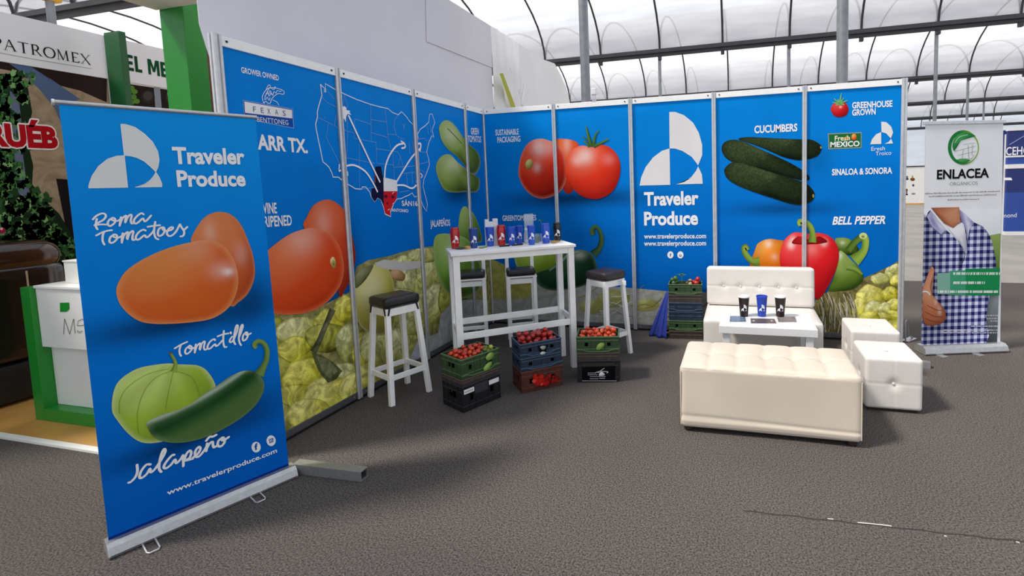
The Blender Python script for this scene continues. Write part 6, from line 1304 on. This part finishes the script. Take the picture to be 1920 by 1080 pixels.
for pts in ([(294, 507), (298, 435)], [(298, 435), (322, 507)], [(322, 507), (340, 435)], [(340, 435), (347, 503)], [(357, 468), (385, 466), (392, 450), (380, 436), (360, 448), (357, 468)], [(358, 488), (358, 500)], [(364, 492), (364, 500), (370, 500), (370, 492)], [(375, 500), (375, 492), (382, 494)]): k.stroke(Zk(pts), .9, C('#3c5a48'), 1, sub=1, caps=False)
k.build('thin_lettering', PRINT, t, lift=.0015)
b0 = Vector((-1.865, 0, 0)); gy_ = gy + .125 - .36; t = thing('white_box', 'small white box standing on the counter top', 'box', (b0.x + .09, gy_ + .43, .9962)); MB().span((b0.x, gy_ + .36, .9962), (b0.x + .2, gy_ + .5, 1.15)).build('body', LAM, t, world=True, bevel=.004); MB().span((b0.x - .004, gy_ + .356, 1.15), (b0.x + .204, gy_ + .504, 1.162)).build('lid', LAM, t, world=True, bevel=.002)
# dark rounded unit
GLO = mat('glossy_black_brown', '#1a1413', rough=.14, noise=(1.3, .5), coat=.5); BRO = mat('glossy_chestnut', '#3c2416', rough=.16, noise=(1.1, .75), coat=.5); CRE = mat('cream_trim_or_glint', '#b8a080', rough=.4)
ux0, ux1 = -3.14, -2.62; ye = at_x(130, 520, ux1).y; ul = 1.9
t = thing('round_topped_unit', 'glossy black and chestnut round-topped unit with cream trim and glint lines below the ivy', 'cabinet', ((ux0 + ux1) / 2, ye - ul / 2, NZ))
cushion((ux1 - ux0, ul, .30), .03, None, 8, (0, 0, .17)).build('plinth_or_shade_strip', DARK, t, smooth=True, angle=60)
cushion((ux1 - ux0 - .01, ul - .01, .76), .06, None, 14, (0, 0, .70)).build('body', GLO, t, smooth=True, angle=60)
cushion((ux1 - ux0, ul + .02, .26), .125, None, 20, (0, 0, 1.135)).build('top', BRO, t, smooth=True, angle=60)
for yy in (-.55, -.1, .35, .72): MB().tube([((ux1 - ux0) / 2 - .003, ul / 2 - .95 + yy, .05), ((ux1 - ux0) / 2 - .001, ul / 2 - .95 + yy - .02, .5), ((ux1 - ux0) / 2 - .003, ul / 2 - .95 + yy - .02, 1.03)], .006, 6).build('trim_or_glint_line', CRE, t, smooth=True)
for i, yy in enumerate((-.1, -.06, -.02, .3, .34, .38, .62)): MB().tube([(.20, ul / 2 - .95 + yy + .1, 1.235), (.08, ul / 2 - .95 + yy, 1.267), (-.05, ul / 2 - .95 + yy - .1, 1.267)], .005, 6).build('trim_or_glint_line', CRE, t, smooth=True)  # cream streaks on the top stand in for reflections in the gloss

# ------------------------------------------------------------------ far stands
fb = at_z(1884, 440); NAV = mat('navy_stand_board', '#16296e', rough=.5, noise=(2, .1)); BLU = mat('blue_stand_board', '#24479c', rough=.5, noise=(2, .08))
fy = fb.y; fx = fb.x; fw = 3.0
t = thing('far_stand', 'distant navy stand with white shelf lines and cropped white lettering beyond the white banner', 'stand', (fx + fw / 2, fy, -.012))
def fz(v): return at_y(1900, v, fy).z
for z0, z1, m, nm in ((fz(245), fz(292), NAV, 'header_board'), (fz(295), fz(308), BLU, 'middle_board'), (fz(316), fz(361), NAV, 'niche_board'), (fz(361), fz(434), BLU, 'front_board')): MB().span((fx, fy, z1), (fx + fw, fy + .1, z0)).build(nm, m, t, world=True)
for z0, z1 in ((fz(242), fz(245)), (fz(291.8), fz(295)), (fz(308), fz(316))): MB().span((fx - .01, fy - .02, z1), (fx + fw, fy + .11, z0)).build('white_ledge', LAM, t, world=True)
MB().span((fx - .01, fy - .015, -.012), (fx + fw, fy + .11, fz(434))).build('white_plinth', LAM, t, world=True)
FP = Plane((fx, fy, 0), (1, 0, 0)); k = Ink(FP); k.text('CEHO', (1886, 291), (1931, 289), 15, WHITE, 1, bold=.01); k.build('lettering', PRINT, t)
k = Ink(FP); k.text('nond', (1882.5, 408), (1906, 407), 8, WHITE, 1, bold=.0); k.build('lettering', PRINT, t)
k = Ink(FP); k.poly([(1882, 333), (1896, 333), (1898, 338), (1882, 338)], WHITE, 1); k.build('white_tag', PRINT, t)
k = Ink(FP); k.stroke([(1893, 271), (1925, 252)], 1.2, C('#9ab0d8'), 1, sub=1); k.build('roof_line', PRINT, t)
MB().span((fx + .02, fy + .3, -.012), (fx + fw, fy + .36, fz(242))).build('rear_board', NAV, t, world=True)
for x in (fx + .05, fx + fw - .1): MB().span((x, fy + .11, -.012), (x + .05, fy + .3, fz(250))).build('side_brace', LAM, t, world=True)
pb0, pb1 = at_z(1697, 384, -.012), at_z(1745, 384, -.012); py_ = pb0.y
t = thing('poster_board', 'distant white poster board with small pictures beside the end post of the blue wall', 'board', (pb0.x + 1.4, py_, -.012))
def pz(v): return at_y(1713, v, py_).z
MB().span((pb0.x - 1.2, py_, pz(381)), (pb1.x + .5, py_ + .08, pz(313))).build('board', LAM, t, world=True); MB().span((pb0.x - 1.2, py_ - .02, -.012), (pb1.x + .5, py_ + .1, pz(381))).build('wooden_foot', OAK, t, world=True); MB().span((pb0.x - 1.2, py_ - .03, pz(313)), (pb1.x + .5, py_ + .1, pz(311))).build('dark_top_rail', DSTEEL, t, world=True)
PBP = Plane((pb0.x, py_, 0), (1, 0, 0)); Zq2 = Z(1640, 280, 6.75)
for nm, items in (('dark_picture', [(410, 375, 20, 14, '#3a3a44'), (410, 350, 14, 14, '#6a6a72')]), ('bowl_picture', [(480, 380, 30, 22, '#6a4a2c'), (478, 350, 10, 20, '#b8863a')]), ('speck_picture', [(488, 455, 14, 16, '#4a5060')]), ('figure_picture', [(406, 515, 14, 18, '#7c6a48'), (406, 545, 7, 30, '#3a3440'), (406, 572, 18, 9, '#1c2440')]), ('caption_picture', [(490, 563, 26, 12, '#8088a8')])):
    k = Ink(PBP)
    for x, y, a, b, c_ in items: k.disc(Zq2([(x, y)])[0], a / 6.75, b / 6.75, C(c_), 1, 14)
    k.build(nm, PRINT, t, lift=.003)

# small white device on a bracket along the top of the back wall
d0 = at_y(1114, 180, 0); t = thing('wall_lamp', 'small white lamp box on a bracket on top of the blue back wall', 'lamp', (d0.x, 0, HW - .004))
MB().box((0, 0, .004), (.05, .03, .008)).build('clip', ALU, t); MB().tube([(-.012, 0, .008), (-.012, 0, .07)], .004, 6).build('bracket', ALU, t); MB().tube([(.012, 0, .008), (.012, 0, .07)], .004, 6).build('bracket', ALU, t)
MB().box((0, 0, .105), (.055, .045, .07)).build('housing', CAPW, t, bevel=.006)
